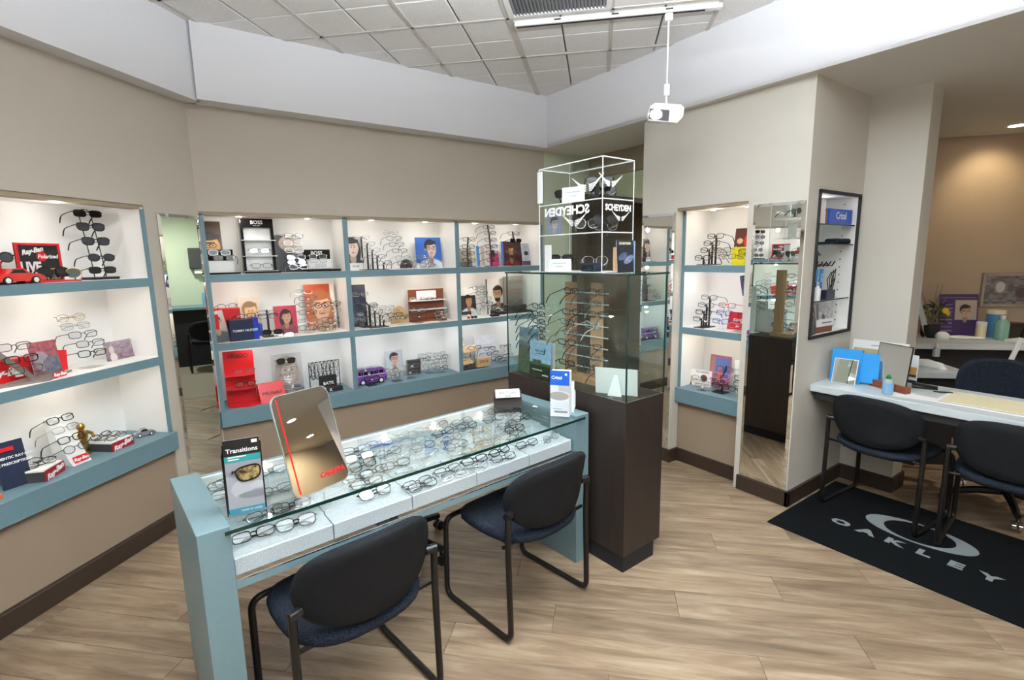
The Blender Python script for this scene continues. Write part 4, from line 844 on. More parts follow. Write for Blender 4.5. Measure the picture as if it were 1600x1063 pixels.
stand('B', 1, 'rack', [(605, 481, 'sr'), (613, 487, 'gr'), (618, 492, 'br'), (622, 497, 'gr'), (629, 495, 'dr')], .15, .07, 'clear rack before the yellow disc', lbl='clear acrylic rack before the yellow disc')
t, w, h = root('B', 1, 640, 694, 452, .17, 'wooden_display', 'brown wooden display board with white label and two white shelves', 'display board', yaw=-2)
B().b2(-w/2, w/2, .02, .032, 0, h).obj('board', 'brown_wood', t); B().b2(-w*.28, w*.28, .018, .02, h*.70, h*.95).obj('label_plate', WHT, t)
for f in (.36, .64): B().b2(-w/2, w/2, -.035, .02, h*f, h*f+.008).obj('shelf', 'white_metal', t)
B().b2(-w/2, w/2, -.035, .02, 0, .012).obj('foot', 'brown_wood', t)
for i, (x, y, s, d) in enumerate([(650, 467, 'sr', .15), (667, 467, 'dr', .15), (683, 467, 'br', .15), (652, 482, 'br', .15), (675, 481, 'br', .15)]): lone('B', x, y, d, s, '%s, %s of those on the wooden display board shelves' % (gname(s), ORD[i]), tilt=-35, scale=.85, fold=True)
stand('B', 1, 'rack', [(654, 485, 'sr'), (655, 494, 'dr')], .10, .07, 'small clear rack before the left of the wooden board', lbl='small clear rack before the left of the wooden board')
stand('B', 1, 'rack', [(690, 486, 'dr'), (690, 490, 'sr'), (692, 495, 'sr')], .10, .07, 'small clear rack before the right of the wooden board', lbl='small clear rack before the right of the wooden board')
# purple van
p = at('B', 578, 598, .13); t = thing('toy_van', 'shiny purple toy van in the second bay bottom shelf', 'toy van', world('B', p.x, .13, Z0), radians(2)); 
vm = Matrix(((1, 0, 0, 0), (0, 0, 1, 0), (0, 1, 0, 0), (0, 0, 0, 1)))
B().prism([(-.12, .02), (-.12, .075), (-.105, .118), (-.085, .128), (.09, .128), (.108, .115), (.125, .07), (.125, .02), (.098, .018), (.09, .034), (.075, .04), (.06, .034), (.052, .018), (-.052, .018), (-.06, .034), (-.075, .04), (-.09, .034), (-.098, .018)], -.05, .05, vm).obj('body', 'purple', t)
B().b2(-.12, .124, -.0512, .0512, .074, .078).obj('belt_line', 'white_metal', t)
for i in range(5): B().b2(-.104+i*.042, -.072+i*.042, -.0515, -.0495, .084, .108).obj('side_window', 'black_gloss', t)
B().b2(-.09, .085, -.03, .03, .128, .131).obj('roof_rack', 'chrome', t)
for x in (-.075, .075):
    for s in (-1, 1):
        wv = B().cyl((x, s*.038, .024), (x, s*.052, .024), .024, n=18).obj('wheel', 'black_matte', t, True); B().cyl((x, s*.051, .024), (x, s*.054, .024), .014, n=14).obj('hubcap', 'white_metal', wv, True)
B().cyl((.07, -.0515, .055), (.07, -.049, .055), .01, n=12).obj('badge', 'chrome', t)
stand('B', 0, 'rack', [(571, 578, 'sr'), (577, 584, 'sr'), (581, 592, 'kr')], .07, .035, 'clear rack before the purple van', lbl='clear acrylic rack before the purple van')
card('B', 0, 603, 630, 548, .22, [('bg', 'c6ccd4'), ('n', 6, 'aab3be', 14, .5)] + face(.5, .66, .46, 'd3ad9b', '3d3230', 'd2d3cb', '2b2b30'), 'advertising_card', 'pale photo card of a man in a light shirt', tilt=-5)
stand('B', 0, 'rack', [(611, 579, 'dr'), (614, 588, 'dr'), (621, 584, 'sr')], .10, .05, 'low clear rack before the pale photo card', lbl='low clear rack before the pale photo card')
t, w, h = root('B', 0, 636, 657, 562, .17, 'picture_frame', 'small silver frame with a dark picture', 'picture frame', yaw=-4)
B().b2(-w/2, w/2, 0, .008, 0, h).obj('picture', 'charcoal', t)
for q in ((-w/2, -w/2+.008, 0, h), (w/2-.008, w/2, 0, h)): B().b2(q[0], q[1], -.006, .01, q[2], q[3]).obj('frame_bar', 'silver', t)
for q in ((0, .008), (h-.008, h)): B().b2(-w/2+.008, w/2-.008, -.006, .01, q[0], q[1]).obj('frame_bar', 'silver', t)
stand('B', 0, 'rack', [(644, 572, 'sr'), (641, 582, 'sr')], .11, .06, 'low clear rack before the small silver frame', lbl='low clear rack before the small silver frame')
stand('B', 0, 'rack', [(664, 555, 'sr'), (663, 561, 'dr'), (668, 566, 'sr'), (672, 572, 'sr')], .20, .14, 'left clear rack at the end of the second bay', lbl='left of two clear racks at the end of the second bay')
stand('B', 0, 'rack', [(686, 553, 'sr'), (690, 558, 'dr'), (688, 563, 'dr'), (689, 569, 'sr'), (690, 575, 'dr')], .17, .10, 'right clear rack at the end of the second bay', lbl='right of two clear racks at the end of the second bay')
# ================================================================== BACK UNIT, third bay
def wood_base(px0, px1, d, label):
    t, w, h = root('B', 2, px0, px1, 412, d, 'wooden_base', label, 'display base'); B().b2(-w/2, w/2, -.03, .09, 0, .012, bev=.002).obj('board', 'brown_wood', t)
card('B', 2, 717, 738, 388, .24, [('bg', 'bdb4a8'), ('n', 9, '76685e', 9, .6), ('r', 0, 0, 1, .25, '6a6a6c')], 'advertising_card', 'faded photo card behind the left black tower')
ZB2 = Z2
stand('B', 2, 'post', [(733, 374, 'dr'), (732, 385.5, 'kr'), (732, 396, 'kr'), (733, 407, 'kr')], .14, .11, 'left black tower of the third bay', 'base_brown', lbl='left black post tower in the third bay top shelf')
card('B', 2, 746, 780, 384, .21, [('bg', 'e4e1e2'), ('r', 0, 0, .12, 1, '3f86c8'), ('r', .18, .05, .34, .95, 'cdb79c'), ('r', .55, 0, 1, .65, 'c8477f'), ('e', .75, .62, .13, .2, '4c3a38')], 'advertising_card', 'blue-edged pink photo card behind the tall tower')
stand('B', 2, 'post', [(764, 355, 'dr'), (766, 364, 'dr'), (767, 375, 'dr'), (768, 385, 'kr'), (769, 395, 'kr'), (770, 406, 'kr')], .14, .10, 'tall middle tower of the third bay', 'base_brown', lbl='tall middle post tower in the third bay top shelf')
card('B', 2, 785, 816, 377, .19, [('bg', '3c2a30'), ('r', 0, 0, .1, 1, '3c7fd0'), ('n', 3, '6d2430', 9, .4)] + face(.48, .58, .56, 'c98f62', '4a2a1e', '7a2a2c', '4a3020', beard=True), 'advertising_card', 'dark red photo card of a man in brown glasses')
stand('B', 2, 'post', [(803, 365, 'dr'), (806, 376, 'Kr'), (805, 396, 'dr')], .12, .10, 'right tower before the dark red card', 'base_brown', lbl='right post tower before the dark red photo card')
card('B', 2, 817, 842, 380, .16, [('bg', '9aa0a8'), ('n', 7, 'c9ccd0', 9, .5), ('e', .25, .55, .13, .1, '2b2b30'), ('e', .7, .55, .13, .1, '2b2b30'), ('r', 0, 0, 1, .2, '4a3f45')], 'advertising_card', 'grey sunglasses photo card beside the acrylic cabinet')
# middle shelf
card('B', 1, 720, 746, 449, .20, [('bg', 'f1ece6'), ('r', .02, .1, .95, .72, '2c2624')] + face(.5, .52, .4, 'b98a6b', '221a17', 'd5d7de', None) + [('r', .0, .06, .6, .18, '3a2c2a')], 'advertising_card', 'photo card of a man in a pale shirt beside the second divider')
stand('B', 1, 'step', [(748, 450, 'dr'), (753, 458, 'dr'), (759, 467, 'sr'), (761, 475, 'kr'), (766, 482, 'sr')], .16, .06, 'white stepped stand in the third bay', 'white_metal', lbl='white stepped stand in the third bay middle shelf')
card('B', 1, 760, 790, 436, .22, [('bg', 'efece6'), ('r', 0, 0, .05, 1, '4a423e')] + face(.62, .56, .44, 'c59873', '2e2019', '4a4642', '2b2320', beard=True, turn=-.08), 'advertising_card', 'white photo card of a bearded man in a dark jacket', tilt=-2)
t, w, h = root('B', 1, 789, 818, 432, .17, 'panel_display', 'grey felt display panel holding three eyeglasses', 'display stand', yaw=-3)
B().b2(-w/2, w/2, .02, .03, 0, h).obj('panel', 'taupe', t); B().b2(-w/2, w/2+.0, -.04, .03, 0, h*.22, bev=.002).obj('ledge', 'base_brown', t); B().b2(-w/2-.10, w/2+.06, -.055, .03, 0, .02, bev=.002).obj('base', 'black_matte', t)
for i, (x, y) in enumerate(((806, 440), (807, 455), (807, 471))): lone('B', x, y, .165, 'sr', 'thin silver eyeglasses, %s pair on the grey felt panel' % ['top', 'middle', 'lowest'][i], yaw=-8)
stand('B', 1, 'rack', [(771, 480, 'dr'), (779, 481, 'sr'), (784, 484, 'sr')], .10, .06, 'low clear rack before the bearded man card', lbl='low clear rack before the bearded man card')
t, w, h = root('B', 1, 768, 781, 489, .03, 'small_box', 'small black box on the third bay middle shelf', 'box'); B().b2(-w/2, w/2, 0, .03, 0, .02, bev=.002).obj('box', 'black_matte', t)
for i, (x, m) in enumerate(((732, 'red'), (738, 'black_matte'), (743, 'black_matte'))):
    p = at('B', x, 488, .06); t = thing('toy_figure', 'tiny %s toy figure, %s from the left, before the pale shirt card' % (['red', 'black', 'black'][i], ORD[i]), 'toy figure', world('B', p.x, .06, Z1)); B().lathe([(.012, 0), (.014, .012), (.008, .02)], n=10).obj('body', m, t, True); B().sph((0, 0, .028), .01).obj('head', 'white_metal', t, True)
# bottom shelf
t, w, h = root('B', 0, 722, 760, 510, .05, 'wooden_step_display', 'light wood stepped display with tilted trays and lettered block', 'display stand')
B().b2(-.17, .10, -.01, .19, 0, .008, bev=.001).obj('base', 'black_metal', t)
for i, (x, y, z, wd_) in enumerate(((-.085, .02, .07, .12), (-.01, .08, .165, .15), (-.10, .12, .215, .10), (-.10, .16, .27, .12))):
    s = B().box((x, y, z), (wd_, .07, .010), rot=(radians(38), radians(-4), 0), bev=.001).obj('tray', 'light_wood', t)
    if i > 1: B().box((x-.01, y-.006, z+.008), (wd_*.7, .045, .004), rot=(radians(38), radians(-4), 0)).obj('dark_inlay', 'black_matte', s)
    B().cyl((x+.02, y+.02, .008), (x+.02, y+.02, z), .004, n=8).obj('support_rod', 'black_metal', t)
B().b2(.01, .145, -.02, .01, .008, .09, bev=.001).obj('letter_block', 'light_wood', t); text('STATE', .034, 'brown_wood', t, (.078, -.021, .055), bold=.0006)
lone('B', 742, 543.5, .085, 'kw', 'black eyeglasses on the largest light wood tray', tilt=-45); lone('B', 731, 560, .05, 'dr', 'dark metal eyeglasses on the lowest light wood tray', tilt=-30)
card('B', 0, 743, 775, 524, .24, [('bg', 'eeedf2'), ('r', .15, .62, .85, .64, 'a9a6c0'), ('r', .1, .50, .9, .56, 'c3a6b8'), ('n', 5, 'd7d4e2', 12, .4)], 'product_card', 'white card with faint purple eyeglass prints', 'card')
stand('B', 0, 'rack', [(765, 545, 'kr'), (770, 552, 'kr'), (776, 560, 'kr'), (782, 562, 'dr'), (788, 556, 'dr')], .14, .06, 'clear rack of black frames beside the wooden trays', lbl='clear acrylic rack of black frames beside the wooden trays')
stand('B', 0, 'rack', [(790, 541, 'dr'), (790, 548, 'sr'), (793, 555, 'sr')], .20, .12, 'clear rack half hidden by the kiosk', lbl='clear acrylic rack half hidden by the kiosk')

# ================================================================== RIGHT UNIT
stand('R', 2, 'step', [(1118, 369, 'br'), (1112, 380, 'br'), (1107, 391, 'br'), (1098, 403, 'br')], .15, .05, 'black stepped stand on the right unit top shelf', lbl='black four-post stepped stand on the right unit top shelf')
card('R', 2, 1147, 1182, 356, .18, [('bg', '53281c'), ('e', .25, .45, .14, .12, 'e0b59a'), ('e', .72, .45, .3, .35, 'c42a26'), ('e', .78, .82, .14, .12, 'd79c80'), ('p', [(0, 0), (.1, .25), (.2, 0), (.4, .22), (.5, 0), (.8, .12), (1, 0)], 'efe3c9')], 'advertising_card', 'brown and red photo card above the yellow box', tilt=-8, zb=Z2+.09)
t, w, h = root('R', 2, 1142, 1178, 386, .12, 'yellow_box', 'bright yellow box below the brown and red card', 'display box', yaw=-6)
B().b2(-w/2, w/2, 0, .07, 0, h, bev=.002).obj('box', 'yellow', t)
stand('R', 2, 'rack', [(1129, 391, 'dr'), (1128, 396, 'gr'), (1136, 401, 'dr')], .09, .05, 'clear rack left of the yellow box', lbl='low clear rack left of the yellow box')
stand('R', 2, 'rack', [(1168, 393, 'br'), (1165, 401, 'gr')], .07, .05, 'clear rack before the yellow box', lbl='low clear rack before the yellow box')
stand('R', 1, 'step', [(1108, 465, 'dr'), (1103, 477, 'dr'), (1099, 488, 'kr'), (1095, 499, 'dr')], .15, .05, 'black stepped stand on the right unit middle shelf', lbl='black stepped stand on the right unit middle shelf')
stand('R', 1, 'rack', [(1136, 477.5, 'rr'), (1132, 489, 'ur'), (1126, 502, 'ur')], .14, .06, 'clear rack of coloured frames', lbl='clear rack of red and blue frames on the right unit')
stand('R', 1, 'rack', [(1166, 494, 'dr'), (1160, 503, 'pr'), (1152, 509, 'pr')], .10, .05, 'clear rack of pink frames by the pier', lbl='clear rack of pink frames beside the mirror pier')
t, w, h = root('R', 1, 1138, 1166, 488, .16, 'red_card', 'red tent card with white marks behind the coloured frames', 'card')
B().box((0, 0, h/2), (w, .003, h), rot=(radians(-12), 0, 0)).obj('card', 'red', t); text('Ray-Ban', .03, WHT, t, (.02, -.004, h*.55), (pi/2-radians(12), 0, 0), shear=.3, bold=.0008)
card('R', 1, 1161, 1177, 429, .08, [('bg', '5a5c84'), ('n', 3, '2c2e52', 7, .6), ('e', .6, .5, .14, .2, 'd2cfe0')], 'advertising_card', 'tilted violet photo card hanging by the mirror pier', tilt=-4, zb=Z1+.25, roll=-14)
card('R', 0, 1071, 1109, 578, .14, [('bg', 'f2eeea'), ('e', .22, .34, .17, .24, 'c08a5c'), ('e', .22, .34, .1, .15, 'ddb497'), ('e', .72, .5, .22, .22, '5a3b34'), ('r', .05, 0, .3, .12, '2c3a58')], 'advertising_card', 'low white lettered photo card in the right unit bottom shelf', tilt=-8, yaw=10, ex=lambda o, w, h: text('TED BAKER', .02, 'charcoal', o, (.03, -.001, h*.87)))
card('R', 0, 1108, 1141, 556, .22, [('bg', 'b5667c'), ('r', .06, .04, .94, .94, '6f7cc0'), ('r', .06, .3, .26, .94, 'b27f76'), ('p', [(.25, .2), (.5, .62), (.75, .2)], 'c86a44'), ('r', .06, .04, .94, .28, '7a4560')], 'advertising_card', 'blue and terracotta architecture card with pink border', tilt=-5)
stand('R', 0, 'rack', [(1093, 591, 'sr'), (1095, 597, 'sr'), (1098, 604, 'sr')], .09, .05, 'clear rack before the white lettered card', lbl='clear acrylic rack before the white lettered card')
stand('R', 0, 'post', [(1132, 577, 'dr'), (1126, 587, 'pr'), (1122, 595, 'pr'), (1126, 603, 'br')], .12, .07, 'black post stand before the architecture card', lbl='small black post stand before the architecture card')
for i, (x, y, s, d) in enumerate([(1150, 609, 'ko', .03), (1158, 601, 'bo', .06), (1159, 592, 'kr', .10)]): lone('R', x, y, d, s, '%s, %s loose pair by the mirror pier' % (gname(s), ['front', 'middle', 'rear'][i]), yaw=-10, tilt=-20)
t, w, h = root('R', 0, 1150, 1172, 563, .18, 'white_card', 'plain white card leaning by the mirror pier', 'card'); B().box((0, 0, h/2), (w, .003, h), rot=(radians(-10), radians(-12), 0)).obj('card', WHT, t)
# ================================================================== DESK: eyeglasses in the trays
DG = [(396.5, 836, 'kr'), (463, 817, 'kw'), (586.6, 770, 'kw'), (653, 755, 'dr'), (668, 765, 'dr'), (699.5, 735, 'dr'), (713, 745, 'sr'), (742, 719.5, 'kr'), (781, 705.6, 'kr'), (748, 733, 'so'), (794, 720, 'dr'), (824, 694, 'dr'), (861, 684.5, 'so'),
      (593, 693, 'ur'), (636, 683, 'so'), (684.5, 666, 'do'), (693.6, 676, 'ko'), (608, 708, 'do'), (647, 691, 'so'), (662, 698, 'do'), (557, 704, 'kr'), (561.5, 715, 'kr'), (567, 727, 'kw'), (585, 737, 'br'), (559, 746, 'dr'), (574, 755, 'br'),
      (623.5, 714.5, 'so'), (670, 712, 'sr'), (619, 726, 'br'), (687, 726, 'sr'), (641.6, 735, 'sr'), (722, 659.5, 'dr'), (730, 667, 'do'), (761.6, 647, 'do'), (772, 655, 'dr'), (803, 645, 'ko'), (820, 652, 'ko'), (793, 664, 'dr'), (707, 686, 'do'),
      (752.6, 673, 'gr'), (755, 687, 'go'), (714, 697, 'do'), (787.6, 675, 'so'), (804.5, 671, 'ko'), (809, 683, 'dr'), (719, 709, 'so'), (767, 695, 'gr'), (741, 704, 'gr'), (335, 760.5, 'dr'), (339, 776, 'kr'), (423.5, 736.5, 'kr'), (430, 766.6, 'dr'), (414, 803, 'dr'), (456.6, 790.6, 'br'), (360, 742, 'kr'), (615, 678, 'sr'), (665, 672, 'sr')]
rows = {}
for px, py, sty in DG:
    z_ = .668
    for _ in range(25): q = dl(px, py, z_); z_ = .668 + .15*min(max(q.y, 0), .5)
    q.y = min(max(q.y, .045), .455); q.x = min(max(q.x, .165), 1.525); rows.setdefault(min(6, int(q.y/.066)), []).append((q, sty))
RN = ['front', 'second', 'third', 'fourth', 'fifth', 'sixth', 'rearmost']
for r, lst in rows.items():
    for i, (q, sty) in enumerate(sorted(lst, key=lambda e: e[0].x)):
        M4 = Matrix.Translation(dw(q.x, q.y, .671+.15*q.y)) @ Euler((radians(-46+random.uniform(-6, 6)), 0, TT+radians(random.uniform(-6, 14)))).to_matrix().to_4x4()
        glasses(M4, sty, '%s, %s from the left in the %s row of the desk' % (gname(sty), ORD[i], RN[r]), 'eyeglasses in the desk trays', True)
ZG = TH-.010
# brochure holder at the left end
pa_, pb_ = Vector((.128, 1.708, 0)), Vector((.229, 1.692, 0)); m_ = (pa_+pb_)/2
t = thing('brochure_holder', 'acrylic holder with dark-topped lens brochure at the left end of the desk', 'brochure holder', (m_.x, m_.y, ZG), radians(-9.1))
fops = [('bg', 'e6e6ec'), ('e', .75, .30, .55, .36, 'a9aab2'), ('e', .42, .33, .13, .12, 'c3c4ca'), ('e', .8, .24, .22, .05, '8b8c95'), ('e', .55, .62, .36, .12, '8d8e96'), ('e', .85, .36, .1, .05, 'c9cad0'), ('r', 0, 0, 1, .085, '3c8fa6'), ('r', 0, .70, 1, .79, '2f9293'), ('r', 0, .79, 1, 1, '16161a')]
o = link('brochure', printed(.10, .238, fops, 3500), 'print', t, (0, 0, .004), (radians(-3), 0, 0))
text('Transitions', .0195, WHT, o, (0, -.0006, .203), bold=.0003); B().b2(.028, .044, -.0008, 0, .222, .232).obj('sticker', WHT, o)
B().b2(-.04, .01, -.0008, 0, .182, .185).obj('print_line', WHT, o); B().b2(-.04, -.01, -.0008, 0, .174, .177).obj('print_line', WHT, o); text('THINK OF LENSES', .0075, WHT, o, (.012, -.0006, .010))
lm = B(); lm.prism([(x*1.25, z*1.15) for x, z in outline('w', 22)], -.0005, .0005, Matrix(((1, 0, 0, 0), (0, 0, -1, 0), (0, 1, 0, 0), (0, 0, 0, 1)))); lm.obj('printed_lens', 'lens_mirror_gold', o, loc=(.012, -.0012, .128), rot=(0, radians(-8), 0))
lm = B(); lm.tube([(x*1.25, 0, z*1.15) for x, z in outline('w', 22)], .0028, 5, True); lm.tube([(-.034, 0, .014), (-.042, 0, .016), (-.043, 0, .010)], .003, 5); lm.obj('printed_rim', 'black_gloss', o, loc=(.012, -.0012, .128), rot=(0, radians(-8), 0))
B().b2(-.054, .054, -.004, -.002, 0, .15).obj('front_sheet', 'acrylic', t); B().b2(-.054, .054, .02, .022, 0, .225).obj('back_sheet', 'black_gloss', t); B().b2(-.054, .054, -.004, .022, 0, .003).obj('base', 'acrylic', t)
B().b2(-.057, -.054, .004, .06, 0, .20).obj('side_sheet', 'black_gloss', t)
# tilted table mirror
t = thing('table_mirror', 'tilted counter mirror with red stripe and red lettering on the desk', 'mirror', (.422, 1.734, ZG), radians(19.2))
w, h, r = .218, .352, .03
def rrect(w, h, r, n=6): return [(sx*(w/2-r)+r*cos(a), h/2+sy*(h/2-r)+r*sin(a)) for sx, sy, a0 in ((1, 1, 0), (-1, 1, pi/2), (-1, -1, pi), (1, -1, 3*pi/2)) for a in [a0+k*pi/2/n for k in range(n+1)]]
mm = Euler((radians(72), 0, 0)).to_matrix().to_4x4()
mb = B().prism(rrect(w, h, r), -.006, 0, mm).obj('panel', 'mirror_edge', t)
B().prism([(x*.975, h/2+(y-h/2)*.985) for x, y in rrect(w, h, r)], .0003, .0006, mm).obj('glass', 'mirror', mb)
B().prism([(-.090, .012), (-.085, .012), (-.085, h-.012), (-.090, h-.012)], .0008, .0012, mm).obj('red_stripe', 'red', mb)
text('CARRERA', .024, 'red', mb, mm @ Vector((.045, .045, .0010)), (radians(72), 0, 0), bold=.0009, shear=.15, sx=.95)
B().tube([(0, .01, .0), (0, .10, .002), (0, .075, .22)], .004, 8).obj('easel_wire', 'chrome', t)
# open case, price tag, lens brochure holder at the right end
c = dw(1.50, .40, ZG); t = thing('glasses_case', 'open black leather case with a white paper slip at the back of the desk', 'glasses case', c, TT+radians(-38))
B().prism([(-.04, 0), (.05, 0), (.055, .022), (.045, .042), (.03, .04), (-.02, .012)], -.075, .075, Matrix(((0, 0, 1, 0), (1, 0, 0, 0), (0, 1, 0, 0), (0, 0, 0, 1)))).obj('case_body', 'leather', t)
B().box((0, .055, .045), (.15, .004, .05), rot=(radians(-50), 0, 0), bev=.001).obj('flap', 'leather', t); B().cyl((.06, .03, .043), (.06, .03, .047), .006, n=10).obj('snap', 'chrome', t)
o = B().box((0, .02, .062), (.13, .001, .05), rot=(radians(-40), 0, radians(4))).obj('paper_slip', WHT, t); text('BOUTIQUE', .018, 'black_matte', o, (0, .010, .068), (radians(50), 0, radians(4))); text('SALE', .016, 'black_matte', o, (0, .0015, .052), (radians(50), 0, radians(4)))
c = dl(839, 634, ZG); t = thing('price_tag', 'small white price tag with pink mark beside the leather case', 'price tag', dw(c.x, c.y, ZG), TT+radians(20)); B().b2(-.028, .028, -.014, .014, 0, .0008).obj('tag', WHT, t); B().b2(-.012, .012, -.004, .004, .0008, .0012).obj('pink_mark', 'pink', t)
t = thing('brochure_holder', 'clear holder with blue-topped lens brochures at the right end of the desk', 'brochure holder', (1.60, 1.845, ZG), radians(-52))
ops = [('bg', 'e9edf4'), ('r', 0, .68, 1, 1, '1d5fc6'), ('r', .45, .4, 1, .68, 'c9c9cc'), ('e', .45, .44, .26, .12, 'f6f6f8'), ('e', .45, .45, .22, .095, 'b7b2ad'), ('r', .1, .16, .6, .18, '8f98a8'), ('r', .2, .09, .9, .12, '9a8f8a')]
o = link('brochure', printed(.095, .23, ops, 2500), 'print', t, (0, -.03, .004)); text('Crizal', .022, WHT, o, (-.015, -.0006, .195), bold=.0006); B().b2(.025, .036, -.0008, 0, .207, .218).obj('corner_mark', WHT, o)
B().b2(-.05, .05, -.034, -.032, 0, .16).obj('front_sheet', 'acrylic', t); B().b2(-.0475, .0475, -.024, .03, .004, .228, bev=.002).obj('brochure_stack', WHT, t); B().b2(-.06, .06, .034, .037, 0, .17).obj('back_sheet', 'acrylic_edge', t); B().b2(-.05, .05, -.034, .05, 0, .003).obj('base', 'acrylic', t)
B().tube([(.05, .05, .01), (.056, .075, .03), (.056, .075, .11), (.05, .05, .13)], .004, 8).obj('side_clip', 'acrylic_edge', t)

# ================================================================== KIOSK contents
t = thing('rod_stand', 'light wood rod stand with two boards inside the glass case', 'display stand', kw(.165, .445, .870), KA+pi/2)
for y in (.097, -.098): B().b2(y-.038, y+.038, -.02, 0, .03, .54, bev=.001).obj('board', 'wood', t)
B().b2(-.145, .145, -.05, .04, 0, .03, bev=.001).obj('base', 'wood', t)
rodm = B().cyl((-.19, 0, 0), (.19, 0, 0), .003, n=8).data('rod', True); rods = []
for i in range(8):
    z = .50-i*.058
    link('rod', rodm, 'grey_lam', t, loc=(0, .006, z-.012))
    rods.append(z)
j = 0
for i in range(8):
    for x in (-.12, .07):
        if (i*2+(x > 0)) % 5 == 3: continue
        sty = ['dr', 'kr', 'so', 'dr', 'kr', 'co', 'dr', 'do'][j % 8]; j += 1
        M4 = Matrix.Translation(kw(.165, .445, .870)) @ Euler((0, 0, KA+pi/2)).to_matrix().to_4x4() @ Matrix.Translation((x+.035*(i % 2), .012, rods[i]-.006)) @ Euler((radians(-16), 0, radians(8*((i % 3)-1)))).to_matrix().to_4x4()
        glasses(M4, sty, '%s, %s end of rod row %s from the top in the glass case' % (gname(sty), 'near' if x < 0 else 'far', ORD[i].replace('first', 'one').replace('second', 'two').replace('third', 'three').replace('fourth', 'four').replace('fifth', 'five').replace('sixth', 'six').replace('seventh', 'seven').replace('eighth', 'eight')), 'eyeglasses on the rod stand')
t = thing('column_stand', 'white column stand with five eyeglasses at the far end of the glass case', 'display stand', kw(.165, .79, .870), KA+pi/2)
B().b2(-.035, .035, -.004, .004, 0, .40, bev=.001).obj('column', 'white_metal', t); B().b2(-.05, .05, -.05, .05, 0, .006).obj('base', 'white_metal', t)
for i in range(5):
    z = .38-i*.045; B().b2(-.07, .07, -.012, -.004, z, z+.005).obj('arm', 'white_metal', t)
    M4 = t.matrix_basis @ Matrix.Translation((.0, .012, z+.012)) @ Euler((radians(-18), 0, radians(-6))).to_matrix().to_4x4()
    glasses(M4, 'kr', 'black eyeglasses, %s pair on the white column stand' % ['top', 'second', 'third', 'fourth', 'lowest'][i], 'eyeglasses on the column stand')
def kcard(y0, y1, h, x, ops, label, name='product_card', cat='card', tilt=-6, rz=-pi/2, th=.003, yaw=0):
    o = link(name, printed(abs(y1-y0), h, ops, 2500, th), 'print', None, kw(x, (y0+y1)/2, .8705), (radians(tilt), 0, KA+rz+radians(yaw))); return tag(o, label, cat)
kcard(.70, .875, .27, .055, [('g', '7da9cf', '4e5a50'), ('r', 0, .72, 1, .80, 'c9cfcf'), ('n', 4, '3f5a3c', 14, .5), ('r', 0, 0, 1, .62, '5b6a50'), ('n', 8, '39462f', 16, .6)], 'landscape photo card at the far end of the glass case', tilt=-4)
o = kcard(.555, .735, .205, .03, [('bg', '25301f'), ('r', 0, .40, 1, 1, 'a9cdec'), ('r', 0, .34, 1, .43, '4d6b31'), ('n', 6, '1a2216', 16, .25), ('e', .25, .46, .1, .05, '4a4d55'), ('e', .45, .46, .1, .05, '4a4d55'), ('r', .12, .2, .6, .23, 'b9c2b0')], 'pale blue and green eyeglass box card inside the glass case', 'product_box', 'card', tilt=-2, th=.03)
text('PLANT-BASED', .0135, 'charcoal', o, (0, -.0008, .155)); B().b2(-.03, .03, -.0008, 0, .138, .141).obj('print_line', 'charcoal', o); B().b2(.02, .07, -.0008, 0, .016, .024).obj('print_line', WHT, o)
t = thing('easel_card', 'blank white card propped by a folded easel inside the glass case', 'card', kw(.075, .125, .8705), KA+radians(-64))
B().box((0, 0, .068), (.21, .002, .135), rot=(radians(6), 0, 0)).obj('card', WHT, t); B().prism([(-.035, 0), (.035, 0), (.008, .105), (-.008, .105)], 0, .002, Matrix.Translation((.0, -.028, 0)) @ Euler((radians(76), 0, 0)).to_matrix().to_4x4()).obj('easel_leg', WHT, t)
# acrylic cabinet on the lid
AX0, AX1, AY0, AY1, AZ0, AZ1 = .02, .245, .177, .623, GT+.001, 2.005
ac = thing('acrylic_cabinet', 'clear three-tier acrylic sunglasses cabinet on top of the kiosk', 'display case', KO, KA)
for q in ((AX0, AX0+.004, AY0, AY1), (AX1-.004, AX1, AY0, AY1), (AX0+.004, AX1-.004, AY0, AY0+.004), (AX0+.004, AX1-.004, AY1-.004, AY1)): B().b2(*q, AZ0, AZ1-.004).obj('pane', 'acrylic', ac)
B().b2(AX0, AX1, AY0, AY1, AZ1-.004, AZ1).obj('top', 'acrylic', ac); B().b2(AX0, AX1, AY0, AY1, AZ0, AZ0+.004).obj('base', 'white_metal', ac)
for z in (1.663, 1.818):
    s = B().b2(AX0+.004, AX1-.004, AY0+.004, AY1-.004, z-.004, z).obj('shelf', 'acrylic', ac)
    B().b2(AX0+.001, AX1-.001, AY0+.001, AY0+.004, z-.0045, z+.0005).obj('shelf_edge', 'acrylic_edge', s); B().b2(AX0+.001, AX0+.004, AY0+.004, AY1-.001, z-.0045, z+.0005).obj('shelf_edge', 'acrylic_edge', s)
for x, y in ((AX0, AY0), (AX1, AY0), (AX0, AY1), (AX1, AY1)): B().b2(x-.0015, x+.0015, y-.0015, y+.0015, AZ0, AZ1).obj('corner_edge', 'acrylic_edge', ac)
for q in ((AX0, AX1, AY0-.002, AY0+.002), (AX0, AX1, AY1-.002, AY1+.002), (AX0-.002, AX0+.002, AY0, AY1), (AX1-.002, AX1+.002, AY0, AY1)): B().b2(*q, AZ1-.004, AZ1+.001).obj('top_edge', 'acrylic_edge', ac)
B().b2(AX0-.010, AX0-.003, AY1-.03, AY1+.004, 1.83, 1.99).obj('hinge_strip', 'acrylic_edge', ac)
